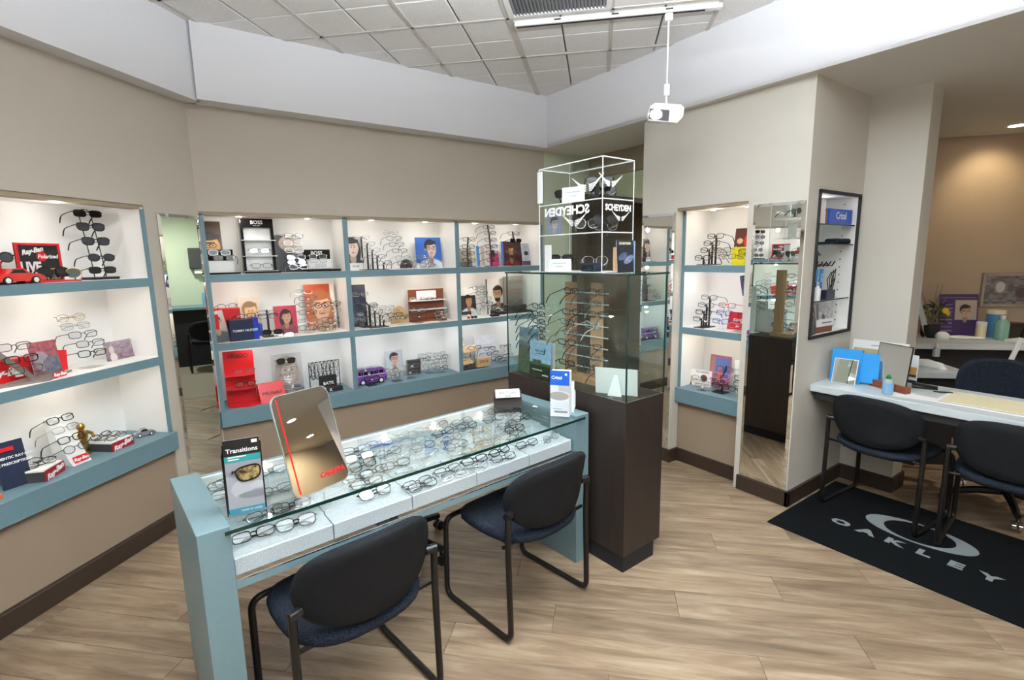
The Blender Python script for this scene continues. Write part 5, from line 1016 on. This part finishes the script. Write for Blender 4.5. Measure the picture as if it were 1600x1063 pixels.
text('SCHEYDEN', .058, WHT, ac, (AX0-.001, (AY0+AY1)/2+.02, 1.775), (pi/2, 0, pi/2), bold=.0022, sx=1.1); text('SCHEYDEN', .040, WHT, ac, ((AX0+AX1)/2, AY0-.001, 1.775), (pi/2, 0, 0), bold=.0014, sx=.93)
def wings(s, m): 
    for q in (-1, 1):
        for k in range(4):
            b = B(); b.prism([(q*.008*s, -.007*k*s), (q*(.04-.006*k)*s, (.006-.009*k)*s), (q*(.088-.016*k)*s, (.036-.014*k)*s), (q*(.083-.016*k)*s, (.029-.014*k)*s), (q*(.038-.006*k)*s, (.001-.009*k)*s), (q*.008*s, (-.007*k-.0045)*s)], 0, .0006, m); b.obj('wing_emblem', WHT, ac)
wings(1.2, Matrix.Translation(kw(AX0-.001, .26, 1.885)-KO) @ Euler((pi/2, 0, -pi/2)).to_matrix().to_4x4()); wings(.95, Matrix.Translation((.075, AY0-.001, 1.895)) @ Euler((pi/2, 0, 0)).to_matrix().to_4x4()); wings(.75, Matrix.Translation((.15, AY0-.001, 1.735)) @ Euler((pi/2, 0, 0)).to_matrix().to_4x4()); wings(1.0, Matrix.Translation((AX0-.001, .36, 1.725)) @ Euler((pi/2, 0, -pi/2)).to_matrix().to_4x4())
def acg(x, y, z, sty, label, rz, riser=.0):
    glasses(Matrix.Translation(kw(x, y, z)) @ Euler((radians(-6), 0, KA+radians(rz))).to_matrix().to_4x4(), sty, label, 'sunglasses in the acrylic cabinet')
    if riser:
        t = thing('pedestal', 'pedestal under the ' + label, 'display stand', kw(x, y+.012, z-riser), KA); B().b2(-.007, .007, -.005, .005, 0, riser-.008).obj('post', 'black_plastic', t); B().b2(-.025, .025, -.025, .025, 0, .003).obj('foot', 'black_plastic', t)
acg(.09, .26, 1.912, 'Kr', 'black sunglasses raised on the top tier near the corner', -45, .085); acg(.16, .30, 1.872, 'Kw', 'black sunglasses behind the raised pair on the top tier', -45, .045); acg(.10, .50, 1.875, 'Kw', 'black sunglasses at the far end of the top tier', -60, .048)
acg(.13, .25, 1.725, 'Ka', 'black aviator sunglasses on the middle tier near the corner', -30, .055); acg(.12, .37, 1.715, 'sa', 'silver aviator eyeglasses on the middle tier', -50, .045); acg(.15, .27, 1.695, 'so', 'silver eyeglasses low on the middle tier near the corner', -25, .028)
acg(.09, .53, 1.54, 'Kw', 'black sunglasses at the far end of the bottom tier', -60, .06); acg(.16, .35, 1.525, 'sa', 'silver aviator eyeglasses on the bottom tier', -45, .045)
t = thing('folded_pouch', 'dark soft pouch lying on the bottom tier of the cabinet', 'pouch', kw(.11, .33, AZ0+.004), KA+radians(70)); B().box((0, 0, .022), (.16, .07, .044), bev=.018, seg=3).obj('pouch_body', 'fabric', t, True)
def acard(x, y, z, w, h, m, rz, label, txt=None, name='white_card'):
    t = thing(name, label, 'card', kw(x, y, z), KA+radians(rz)); B().b2(-w/2, w/2, 0, .002, 0, h).obj('card', m, t)
    if txt:
        for i, l in enumerate(txt): B().b2(-w*.3/(i+1), w*.3/(i+1), -.0008, 0, h*(.62-.25*i), h*(.70-.25*i)).obj('print_line', 'grey_lam', t)
acard(.05, .40, 1.819, .13, .075, WHT, -75, 'white printed card on the top tier of the cabinet', ('SCHEYDEN', 'eyewear')); acard(.05, .50, AZ0+.004, .14, .065, WHT, -75, 'white printed card on the bottom tier of the cabinet', ('SCHEYDEN', 'eyewear')); acard(.045, .585, AZ0+.004, .05, .14, WHT, -85, 'narrow white card at the far bottom corner of the cabinet')
acard(.22, .24, AZ0+.004, .07, .12, 'wood', -20, 'tan leather card on the bottom tier of the cabinet', name='leather_card')
o = link('photo_card', printed(.085, .12, [('g', '8f98ad', '6b7388')] + face(.5, .5, .5, 'b3a9a4', '4d4a50', None, '33343c')), 'print', None, kw(.055, .545, 1.664), (0, 0, KA+radians(-75))); tag(o, 'small grey-blue photo card on the middle tier of the cabinet', 'card')
t = thing('sign_holder', 'small acrylic holder with dark sunglasses leaflet before the cabinet', 'sign', kw(.085, .085, GT+.001), KA+radians(-6)); o = link('leaflet', printed(.105, .15, [('bg', '171a22'), ('e', .35, .5, .2, .1, '5d6a86', .5), ('e', .7, .4, .22, .1, '8290ad', .5), ('n', 5, '2a3448', 12, .5)], 1800), 'print', t, (0, 0, .003), (radians(-4), 0, 0)); text('SCHEYDEN', .0145, 'cream', o, (0, -.0006, .134), bold=.0003)
B().b2(-.056, .056, -.003, -.001, 0, .155).obj('front_sheet', 'acrylic', t); B().b2(-.056, .056, -.02, .03, 0, .002).obj('base', 'acrylic', t)
acard(.19, .12, GT+.001, .09, .15, 'blue_soft', 35, 'pale blue card beside the dark leaflet on the kiosk', name='blue_card')

# ================================================================== wall niche beside the counter
wn = thing('wall_niche', 'black-framed wall display niche with glass shelves beside the counter', 'display niche', (0, 0, 0))
B().b2(NX0-.02, NX1+.012, 1.735, 1.76, NZ0-.015, NZ1+.015).obj('back_panel', 'niche_white', wn); B().b2(NX0-.02, NX0, 1.425, 1.735, NZ0, NZ1).obj('side_panel', 'niche_white', wn); B().b2(NX1, NX1+.012, 1.425, 1.735, NZ0, NZ1).obj('side_panel', 'niche_white', wn)
B().b2(NX0-.02, NX1+.012, 1.425, 1.735, NZ0-.015, NZ0).obj('floor_panel', 'niche_white', wn); B().b2(NX0-.02, NX1+.012, 1.425, 1.735, NZ1, NZ1+.015).obj('top_panel', 'niche_white', wn)
for q in ((NX0-.018, NX0-.006, NZ0-.02, NZ1+.02), (NX1+.004, NX1+.014, NZ0-.02, NZ1+.02)): B().b2(q[0], q[1], 1.408, 1.426, q[2], q[3], bev=.001).obj('frame_bar', 'black_matte', wn)
for q in ((NZ0-.02, NZ0-.003), (NZ1+.003, NZ1+.02)): B().b2(NX0-.018, NX1+.014, 1.409, 1.427, q[0], q[1], bev=.001).obj('frame_bar', 'black_matte', wn)
NS = (1.715, 1.595, 1.255)
for z in NS:
    s = B().b2(NX0, NX1, 1.434, 1.735, z-.006, z).obj('glass_shelf', 'glass', wn); B().b2(NX0, NX1, 1.430, 1.434, z-.0065, z+.0005).obj('shelf_edge', 'glass_edge', s)
hole = B().cyl((0, 0, 0), (.003, 0, 0), .004, n=8).data('peg_hole')
for z in np.arange(1.1, 1.86, .05):
    for y in (1.50, 1.68): link('peg_hole', hole, 'charcoal', wn, loc=(NX1-.002, y, float(z)))
def nbox(name, x0, x1, y, z, h, m, label, cat='box', dep=.06, txt=None, tm=WHT, ts=.03, rz=0):
    t = thing(name, label, cat, ((x0+x1)/2, y, z), rz); w = x1-x0; B().b2(-w/2, w/2, 0, dep, 0, h, bev=.001).obj('box', m, t)
    if txt: text(txt, ts, tm, t, (0, -.001, h*.55), bold=.0006)
    return t
NP = lambda px, py, y=1.44: on_plane(px, py, (0, 1, 0), y).x
nbox('lens_box', NP(1296, 343), NP(1331, 343), 1.44, NS[0]+.001, .092, 'crizal_blue', 'blue lettered box on the top glass shelf of the wall niche', txt='Crizal', ts=.06)
nbox('white_carton', NX0+.005, NP(1289.5, 343), 1.44, NS[0]+.001, .075, 'white_paper', 'white carton, lower one on the top niche shelf'); nbox('white_carton', NX0+.005, NP(1289, 343), 1.44, NS[0]+.077, .065, 'white_paper', 'white carton stacked on another on the top niche shelf'); nbox('red_carton', NP(1290, 343), NP(1293, 343), 1.44, NS[0]+.001, .085, 'brown_wood', 'narrow red-brown carton beside the white cartons')
t = thing('folded_cloth', 'dark folded pouch on the second niche shelf', 'pouch', (NP(1309, 376, 1.48), 1.48, NS[1]+.001)); B().box((0, 0, .018), (.20, .08, .036), bev=.014, seg=3).box((-.16, 0, .008), (.12, .06, .014), bev=.006).obj('cloth', 'fabric', t, True)
t = thing('hook_rack', 'black hook rack with blue straps on the third niche shelf', 'display rack', (3.40, 1.50, NS[2]+.001))
B().cyl((0, 0, 0), (0, 0, .27), .006, n=8).obj('pole', 'black_metal', t, True); B().cyl((0, 0, 0), (0, 0, .006), .05, n=16).obj('base', 'black_metal', t); B().tube([(-.15, 0, .21), (0, -.02, .215), (.15, 0, .22)], .005, 8).obj('crossbar', 'black_metal', t)
for k in range(6): B().tube([(-.14+k*.056, -.0, .213), (-.14+k*.056, -.03, .205), (-.135+k*.056, -.045, .235)], .004, 6).obj('hook', 'black_metal', t)
B().prism([(-.05, .262), (.05, .275), (.02, .285), (.0, .30), (-.04, .285)], -.004, .004, Matrix(((1, 0, 0, 0), (0, 0, 1, 0), (0, 1, 0, 0), (0, 0, 0, 1)))).obj('top_ornament', 'black_metal', t)
for k, x in enumerate((-.12, -.05, .02)):
    t = thing('eyewear_strap', 'blue eyewear strap card hanging on the hook rack, %s from the left' % ORD[k], 'strap', (3.36+x, 1.462, NS[2]+.002)); B().box((0, 0, .095), (.042, .006, .19), rot=(0, radians(5), 0), bev=.001).obj('strap_card', 'blue_card', t)
    o_ = B().box((0, -.004, .06), (.012, .004, .1), rot=(0, radians(5), 0)).obj('strap', 'blue_box', t)
    if k == 2: text('COSTA', .026, WHT, t, (.006, -.005, .12), (pi/2, -pi/2, 0), bold=.0005)
t = thing('spray_bottle', 'small white lens spray bottle in the wall niche', 'bottle', (3.315, 1.445, NS[2]+.001)); B().lathe([(.018, 0), (.018, .07), (.01, .082), (.008, .09)], n=14).obj('bottle_body', 'white_paper', t, True); B().cyl((0, 0, .09), (0, 0, .115), .009, n=12).obj('cap', 'bottle_clear', t, True)
t = thing('white_carton', 'tall narrow white carton standing in the wall niche', 'box', (3.245, 1.437, NS[2]+.001)); B().b2(-.02, .02, 0, .03, 0, .085, bev=.001).obj('box', 'white_paper', t)
t = thing('cord_display', 'dark eyewear cords looped over a small black box', 'display stand', (3.52, 1.47, NS[2]+.001)); B().b2(-.07, .05, -.02, .03, 0, .055, bev=.002).obj('box', 'navy', t)
for k in range(3): B().tube([(.0+.02*k, 0, .05), (-.03+.03*k, 0, .12), (.02+.03*k, 0, .165+.01*k), (.05+.015*k, 0, .12), (.01+.02*k, 0, .05)], .003, 6).obj('cord', 'black_matte', t)
card_o = link('photo_card', printed(.17, .12, [('bg', 'c9c4c2'), ('r', .05, .1, .35, .9, '5d3f37'), ('e', .7, .5, .25, .42, '57504d'), ('e', .7, .45, .12, .2, 'c79c80')]), 'print', None, (3.38, 1.50, NZ0+.05), (radians(-6), 0, 0)); tag(card_o, 'photo card with a hatted face in the bottom of the wall niche', 'card')
card_o = link('map_card', printed(.20, .19, [('bg', 'e4e2e6'), ('n', 3, '3a3a3e', 16, .5), ('e', .3, .4, .12, .12, '55565c')]), 'print', None, (3.61, 1.50, NZ0+.001), (radians(-6), 0, 0)); tag(card_o, 'black and white patterned card in the bottom of the wall niche', 'card')
t = thing('card_stand', 'small white sign on a brown wooden base in the wall niche', 'sign', (3.42, 1.455, NZ0+.001), radians(-4)); B().b2(-.10, .10, -.02, .06, 0, .045, bev=.004).obj('base', 'brown_wood', t); B().b2(-.095, .09, -.026, -.02, .04, .085).obj('sign_plate', WHT, t); B().b2(-.04, .07, -.0268, -.026, .06, .066).obj('print_line', 'charcoal', t)
t = thing('black_box', 'dark folded box in the bottom corner of the wall niche', 'box', (3.22, 1.45, NZ0+.001), radians(10)); B().prism([(0, 0), (.10, 0), (.06, .10), (0, .12)], -.03, .03, Matrix(((1, 0, 0, 0), (0, 0, 1, 0), (0, 1, 0, 0), (0, 0, 0, 1)))).obj('box', 'leather', t)
lg = point((3.46, 1.52, NZ1-.03), .25, NEUT, .03)
# ================================================================== COUNTER things (z of the counter top)
ZC = .749
t = thing('hand_mirror', 'small square frameless mirror leaning on the blue brochures', 'mirror', (3.39, 1.292, ZC), radians(-86)); B().box((0, .02, .077), (.128, .004, .155), rot=(radians(-14), 0, 0)).obj('backing', 'white_metal', t); B().box((0, .0172, .0775), (.120, .001, .147), rot=(radians(-14), 0, 0)).obj('glass', 'mirror', t)
for k, (x, y, lb) in enumerate(((3.47, 1.31, 'left blue lens brochure pack behind the small mirror'), (3.50, 1.18, 'right blue lens brochure pack behind the wooden mirror'))):
    t = thing('brochure_pack', lb, 'brochures', (x, y, ZC), radians(-80)); B().box((0, 0, .10), (.16, .04, .21 if k == 0 else .18), rot=(radians(-8), 0, 0), bev=.002).obj('pack', 'blue_card', t)
    B().box((0, -.0215, .06), (.13, .001, .07), rot=(radians(-8), 0, 0)).obj('printed_panel', WHT, t); B().box((0, -.0105, .16 if k == 0 else .145), (.09, .001, .014), rot=(radians(-8), 0, 0)).obj('print_line', WHT, t)
o = link('notice_board', printed(.30, .24, [('bg', 'e9ebe6'), ('r', .03, .3, .97, .78, 'b0a678'), ('r', .03, .05, .97, .28, '9aa38a'), ('r', .35, .86, .65, .89, '8a8f96')]), 'print', None, (3.68, 1.22, ZC), (radians(-7), 0, radians(-88))); tag(o, 'pale notice with olive panel leaning on the wall behind the brochures', 'notice')
t = thing('table_mirror', 'square black-edged counter mirror in a wooden base', 'mirror', (3.455, 1.075, ZC), radians(-113)); B().b2(-.115, .115, -.02, .022, 0, .042, bev=.003).obj('base', 'brown_wood', t)
mg = B().box((0, .012, .148), (.205, .006, .235), rot=(radians(-6), 0, 0)).obj('frame', 'black_matte', t); B().box((0, .0085, .149), (.197, .001, .227), rot=(radians(-6), 0, 0)).obj('glass', 'mirror', mg)
for x in (-.07, .07): B().cyl((x, -.021, .025), (x, -.0195, .025), .004, n=8).obj('screw', 'chrome', t)
t = thing('lens_cleaner_bottle', 'clear lens cleaner bottle with green cap before the wooden mirror', 'bottle', (3.335, 1.042, ZC)); B().lathe([(.024, 0), (.026, .006), (.026, .072), (.018, .085), (.011, .09)], n=20).obj('bottle_body', 'bottle_clear', t, True)
B().lathe([(.0264, .012), (.0264, .066)], n=20).obj('label_band', 'blue_soft', t, True); B().cyl((0, 0, .088), (0, 0, .102), .013, n=14).obj('cap', 'green_cap', t, True); B().sph((0, 0, .108), .010, (1, 1, .8)).obj('nozzle', 'green_cap', t, True)
o = link('leaflet_stand', printed(.05, .19, [('bg', 'eceef0'), ('r', .1, .35, .9, .62, 'c99b52'), ('r', .1, .3, .9, .38, '5a3d22'), ('e', .5, .16, .25, .05, '2b2b2e')]), 'print', None, (3.63, 1.02, ZC), (0, 0, radians(-100))); tag(o, 'narrow white leaflet with amber photo right of the wooden mirror', 'leaflet')
t = thing('stapler', 'black stapler lying behind the loose papers', 'stapler', (3.63, .955, ZC), radians(-70)); B().b2(-.06, .06, -.012, .012, 0, .008, bev=.002).obj('base', 'black_plastic', t); B().box((0, 0, .019), (.12, .022, .014), rot=(0, radians(5), 0), bev=.004).obj('arm', 'black_plastic', t)
for k, (x, y, a, m, lb) in enumerate(((3.40, .93, 12, 'white_paper', 'white sheet of paper before the stapler'), (3.50, .84, -8, 'grey_lam', 'grey sheet of paper beside the blotter'))):
    t = thing('paper_sheet', lb, 'paper', (x, y, ZC+.001*k), radians(a-90)); B().b2(-.10, .10, -.07, .07, 0, .001).obj('sheet', m, t)
t = thing('desk_blotter', 'cream desk blotter with white border at the right image edge', 'blotter', (3.52, .42, ZC), radians(-90)); B().b2(-.42, .5, -.17, .15, 0, .004).obj('border', WHT, t); B().b2(-.40, .48, -.135, .13, .004, .006).obj('pad', 'cream', t); B().b2(-.40, .48, -.15, -.146, .004, .0052).obj('line', 'charcoal', t)
t = thing('flat_clip', 'flat black clip lying on the papers beside the blotter', 'clip', (3.60, .86, ZC+.002), radians(-60)); B().b2(-.045, .045, -.01, .01, 0, .004, bev=.001).obj('clip', 'black_matte', t)
# ================================================================== ALCOVE
aa = radians(-46.5); ad = Vector((cos(aa), sin(aa), 0)); an = Vector((sin(-aa), cos(aa), 0))
t = thing('rear_counter', 'grey worktop on a black front in the alcove behind the reception', 'counter', (5.028, 1.416, 0), aa)
B().b2(-.10, 1.9, 0, .575, .755, .80, bev=.003).obj('worktop', 'grey_lam', t); B().b2(-.10, 1.9, .06, .08, 0, .755).obj('front_panel', 'black_matte', t)
t = thing('side_counter', 'low grey worktop on a black cabinet in front of the alcove', 'counter', (4.45, 1.18, 0), aa)
B().b2(-.30, .26, -.05, .45, .655, .70, bev=.003).obj('worktop', 'grey_lam', t); B().b2(-.30, .22, .0, .42, 0, .655).obj('cabinet', 'black_matte', t)
def aloc(px, py, z=.80): return PZ(px, py, z)
p = aloc(1495, 525); t = thing('purple_sign', 'purple sign with a photo of a person in glasses on the rear counter', 'sign', p, aa)
o = link('printed_panel', printed(.30, .36, [('bg', '4a3566'), ('r', .42, .38, .97, .86, 'b9a99c'), ('r', .05, .9, .95, .93, '8d7ca8')] + [('r', .06, .1+.09*k, .36, .13+.09*k, '8d7ca8') for k in range(8)] + face(.68, .58, .30, 'c9a58c', '2d211c', None, '1f1a1a')), 'print', t, (0, 0, .005), (radians(-6), 0, 0)); B().b2(-.15, .15, -.02, .06, 0, .004).obj('foot', 'acrylic', t)
p = aloc(1452, 527); t = thing('potted_plant', 'dark leafy plant with yellow bloom and dry twigs beside the pier', 'plant', p, 0)
B().lathe([(.05, 0), (.065, .02), (.07, .10), (.064, .11)], n=16).obj('pot', 'black_matte', t, True)
rr = random.Random(3)
for k in range(9):
    a = rr.uniform(0, 6.28); hgt = rr.uniform(.22, .5); B().tube([(0, 0, .1), (.03*cos(a), .03*sin(a), hgt*.6), (.09*cos(a), .09*sin(a), hgt)], [.005, .004, .002], 6).obj('twig', 'brown_wall', t)
lf = B(); lf.quad((0, 0, 0), (.02, .03, .015), (0, .09, .0), (-.02, .03, .015)); lfm = lf.data('leaf'); mat('leaf_green', '3d4a2c', .6)
for k in range(22): link('leaf', lfm, 'leaf_green', t, (rr.uniform(-.05, .05), rr.uniform(-.05, .05), rr.uniform(.12, .28)), (rr.uniform(-.8, .8), rr.uniform(-.8, .8), rr.uniform(0, 6.28)))
fl = B()
for k in range(8): fl.sph((.03*cos(k*.785), .03*sin(k*.785), .01*(k % 2)), .022, (1, 1, .5), 8, (0, 0, 0))
mat('petal', 'dcb21e', .6); fl.sph((0, 0, .012), .03, (1, 1, .7), 8); fl.obj('bloom', 'petal', t, True, loc=(.09, -.06, .22), rot=(radians(50), 0, 0))
p = aloc(1438, 527); t = thing('leaning_board', 'pale board leaning against the pier on the rear counter', 'board', p, aa); B().box((0, 0, .17), (.04, .012, .36), rot=(radians(-8), radians(-14), 0)).obj('board', 'grey_lam', t)
p = aloc(1482, 527, .80); t = thing('cloth', 'crumpled white cloth lying before the purple sign', 'cloth', p+Vector((-.06, -.06, 0)), aa); b = B(); b.sph((-.10, 0, .02), .055, (1, .8, .75), 12); b.sph((.03, -.01, .012), .09, (1.1, .5, .2), 12); b.sph((.13, -.01, .008), .07, (1.2, .5, .16), 12); b.obj('cloth_body', 'white_paper', t, True)
def bottle(px, py, name, label, prof, m, capm, capz, capr, caph):
    t = thing(name, label, 'bottle', aloc(px, py)); B().lathe(prof, n=18).obj('bottle_body', m, t, True); B().cyl((0, 0, capz), (0, 0, capz+caph), capr, n=16).obj('cap', capm, t, True)
mat('wipe_blue', '4f86b8', .4); mat('green_clear', '9fd0bd', .2, trans=.4)
bottle(1531, 529, 'pill_bottle', 'small white pill bottle left of the blue tub', [(.035, 0), (.036, .005), (.036, .11), (.03, .115)], 'cream', 'white_metal', .112, .036, .03)
bottle(1552, 527, 'wipes_tub', 'blue wipes tub with cream lid on the rear counter', [(.060, 0), (.062, .006), (.062, .20), (.060, .205)], 'wipe_blue', 'cream', .202, .065, .03)
bottle(1563, 531, 'green_bottle', 'translucent green bottle before the blue tub', [(.045, 0), (.047, .005), (.047, .14), (.03, .165), (.016, .175)], 'green_clear', 'white_metal', .172, .018, .03)
p = aloc(1586, 530); t = thing('box_pile', 'dark leather box with papers at the right image edge of the rear counter', 'box', p, aa+.2); B().b2(-.07, .12, 0, .12, 0, .13, bev=.01).obj('box', 'leather', t); B().box((-.05, -.08, .006), (.18, .1, .012), rot=(0, 0, .3)).obj('papers', WHT, t)
def wloc(px, py, c=5.19): return on_plane(px, py, (sin(radians(46.5)), cos(radians(46.5)), 0), c)
AW = lambda px, py: on_plane(px, py, (-sin(aa), cos(aa), 0), Vector((-sin(aa), cos(aa), 0)).dot(Vector((6.06, 1.25, 0)))-.051)
p = AW(1540, 461); t = thing('wall_outlet', 'white electrical outlet on the alcove wall', 'outlet', p, aa); B().b2(-.04, .04, -.006, 0, -.06, .06, bev=.002).obj('plate', 'white_metal', t); B().b2(-.016, .016, -.008, -.005, .01, .035).obj('socket', 'charcoal', t); B().b2(-.016, .016, -.008, -.005, -.035, -.01).obj('socket', 'charcoal', t)
p = AW(1585, 453); t = thing('picture_frame', 'silver framed grey artwork on the alcove wall', 'picture', p, aa)
o = link('artwork', printed(.46, .24, [('bg', '8f8a8c'), ('n', 4, '3f3a3e', 14, .75), ('e', .25, .6, .15, .2, 'c6c2c0'), ('e', .6, .4, .2, .2, '5d4b4d')], 1800), 'print', t, (0, -.012, -.12)); B().b2(-.255, .255, -.01, 0, -.145, .145).obj('mount', 'silver', t)
for q in ((-.262, -.235, -.15, .15), (.235, .262, -.15, .15)): B().b2(q[0], q[1], -.022, 0, q[2], q[3], bev=.004).obj('frame_bar', 'silver', t)
for q in ((-.15, -.123), (.123, .15)): B().b2(-.235, .235, -.022, 0, q[0], q[1], bev=.004).obj('frame_bar', 'silver', t)
p = aloc(1553, 519)+Vector((.12, .1, 0)); t = thing('desk_phone', 'dark grey telephone above the wipes tub', 'telephone', (p.x, p.y, .80), aa); B().b2(-.10, .22, -.05, .10, 0, .30).obj('stand', 'charcoal', t); B().box((.03, .0, .335), (.26, .12, .05), rot=(0, radians(8), 0), bev=.012, seg=2).obj('handset', 'charcoal', t, True); B().cyl((-.12, -.02, .34), (-.12, .05, .34), .04, n=14).obj('earpiece', 'black_plastic', t, True)
p = PZ(1573, 577, .75); t = thing('marker_pole', 'white and black pole standing behind the reception counter', 'pole', (4.55, .62, 0), 0); 
q0, q1 = on_plane(1573, 577, (1, 0, 0), 4.5), on_plane(1600, 520, (1, 0, 0), 4.5)
t.location = (q0.x, q0.y, 0); d_ = (q1-q0).normalized(); e0 = Vector((0, 0, q0.z)); B().tube([e0-d_*(q0.z/d_.z), e0], .012, 8).obj('pole_lower', 'black_metal', t, True); B().tube([e0, e0+d_*.22], .014, 8).obj('white_sleeve', 'white_metal', t, True); B().tube([e0+d_*.22, e0+d_*.4], .014, 8).obj('pole_upper', 'black_metal', t, True)
p = PZ(1462, 557, .70); t = thing('dropper_bottle', 'small clear dropper bottle on the low side counter', 'bottle', p, 0); B().lathe([(.025, 0), (.025, .06), (.014, .075)], n=14).obj('bottle_body', 'bottle_clear', t, True); B().cyl((0, 0, .075), (0, 0, .115), .012, .006, n=12).obj('cap', 'cream', t, True)
p = PZ(1447, 573, .70); t = thing('draped_towel', 'white towel draped over the edge of the low side counter', 'towel', p, aa); B().tube([(-.06, .10, .012), (0, 0, .02), (.05, -.07, .015), (.09, -.12, -.05)], [.03, .035, .03, .015], 10).obj('towel_body', 'white_paper', t, True)
# recessed downlights
def downlight(loc, label, pw, col, tgt, ang=110):
    t = thing('downlight', label, 'ceiling light', loc); B().lathe([(.075, 0), (.075, -.006), (.055, -.008), (.055, 0)], n=24).obj('trim_ring', 'white_metal', t, True); B().cyl((0, 0, -.005), (0, 0, -.003), .052, n=20).obj('bulb', 'lamp_on', t); spot(Vector(loc)-Vector((0, 0, .03)), tgt, pw, col, ang, .8, .05)
downlight((5.64, 1.097, SOF), 'lit recessed downlight in the alcove ceiling', 12, (1, .80, .50), (5.95, 1.28, 1.9), 100)
downlight((5.0, -.4, SOF), 'recessed downlight above the far reception area', 80, WARM, (5.0, -.4, 0))
downlight((4.9, 3.15, SOF), 'added recessed downlight brightening the corridor', 110, (.95, 1, .92), (5.2, 3.2, 0), 155)  # added lamp, only there to brighten the corridor and far room
downlight((4.5, -1.8, SOF), 'recessed downlight behind the reception counter', 80, WARM, (4.5, -1.8, 0))
downlight((5.6, -2.55, SOF), 'recessed downlight washing the rear reception wall', 55, (1, .80, .5), (5.9, -3.2, 1.7))
downlight((4.4, 4.9, SOF), 'added recessed downlight brightening the dim office', 30, NEUT, (4.6, 5.2, 0), 150)  # added lamp that lifts the office behind the kiosk out of black
# ================================================================== far room seen in the corner mirror
t = thing('far_counter', 'blue-topped counter on a black front in the far green room', 'counter', (0, 0, 0)); B().b2(5.45, 5.995, 2.7, 3.76, .86, .90, bev=.003).obj('worktop', 'blue_lam', t); B().b2(5.52, 5.995, 2.7, 3.76, 0, .86).obj('front_panel', 'black_matte', t)
t = thing('towel_dispenser', 'dark paper towel dispenser on the far green wall', 'dispenser', (5.998, 3.60, 1.44), -pi/2); B().b2(-.12, .12, -.16, 0, .02, .34, bev=.01).obj('housing', 'charcoal', t); B().b2(-.09, .06, -.12, -.02, -.05, .02).obj('paper_sheet', WHT, t)
t = thing('brochure_holder', 'acrylic brochure holder on the far counter', 'brochure holder', (5.7, 3.66, .901), -pi/2); B().b2(-.06, .06, 0, .004, 0, .2).obj('leaflet', 'blue_soft', t); B().b2(-.065, .065, -.02, -.017, 0, .14).b2(-.065, .065, -.02, .03, 0, .003).obj('holder', 'acrylic', t)
guest_chair('black sled-base chair at the far counter in the green room', (5.15, 3.62, .006), radians(-95))
# dim office behind the doorway
t = thing('bookcase', 'dark bookcase in the dim office behind the kiosk', 'bookcase', (4.55, 5.9, 0)); 
B().b2(-.7, .7, .28, .30, 0, 1.9).obj('back', 'base_brown', t)
for x in (-.7, .68): B().b2(x, x+.02, 0, .28, 0, 1.9).obj('side', 'base_brown', t)
for z in (.05, .45, .85, 1.25, 1.65): B().b2(-.68, .68, 0, .28, z, z+.025).obj('shelf', 'base_brown', t)
rr = random.Random(5)
for z in (.475, .875, 1.275):
    x = -.62; k = 0
    while x < .5:
        w_ = rr.uniform(.05, .12); hb = rr.uniform(.2, .32); m = rr.choice(['red_dark', 'charcoal', 'taupe', 'navy', 'brown_wood'])
        t = thing('binder', '%s binder, %s from the left on the %s bookcase shelf' % (m.replace('_', ' '), ORD[k], {.475: 'low', .875: 'middle', 1.275: 'high'}[z]), 'binder', (4.55+x+w_/2, 5.95, z)); B().b2(-w_/2, w_/2, 0, .2, 0, hb, bev=.002).obj('spine', m, t); x += w_+.012+rr.uniform(0, .1); k += 1
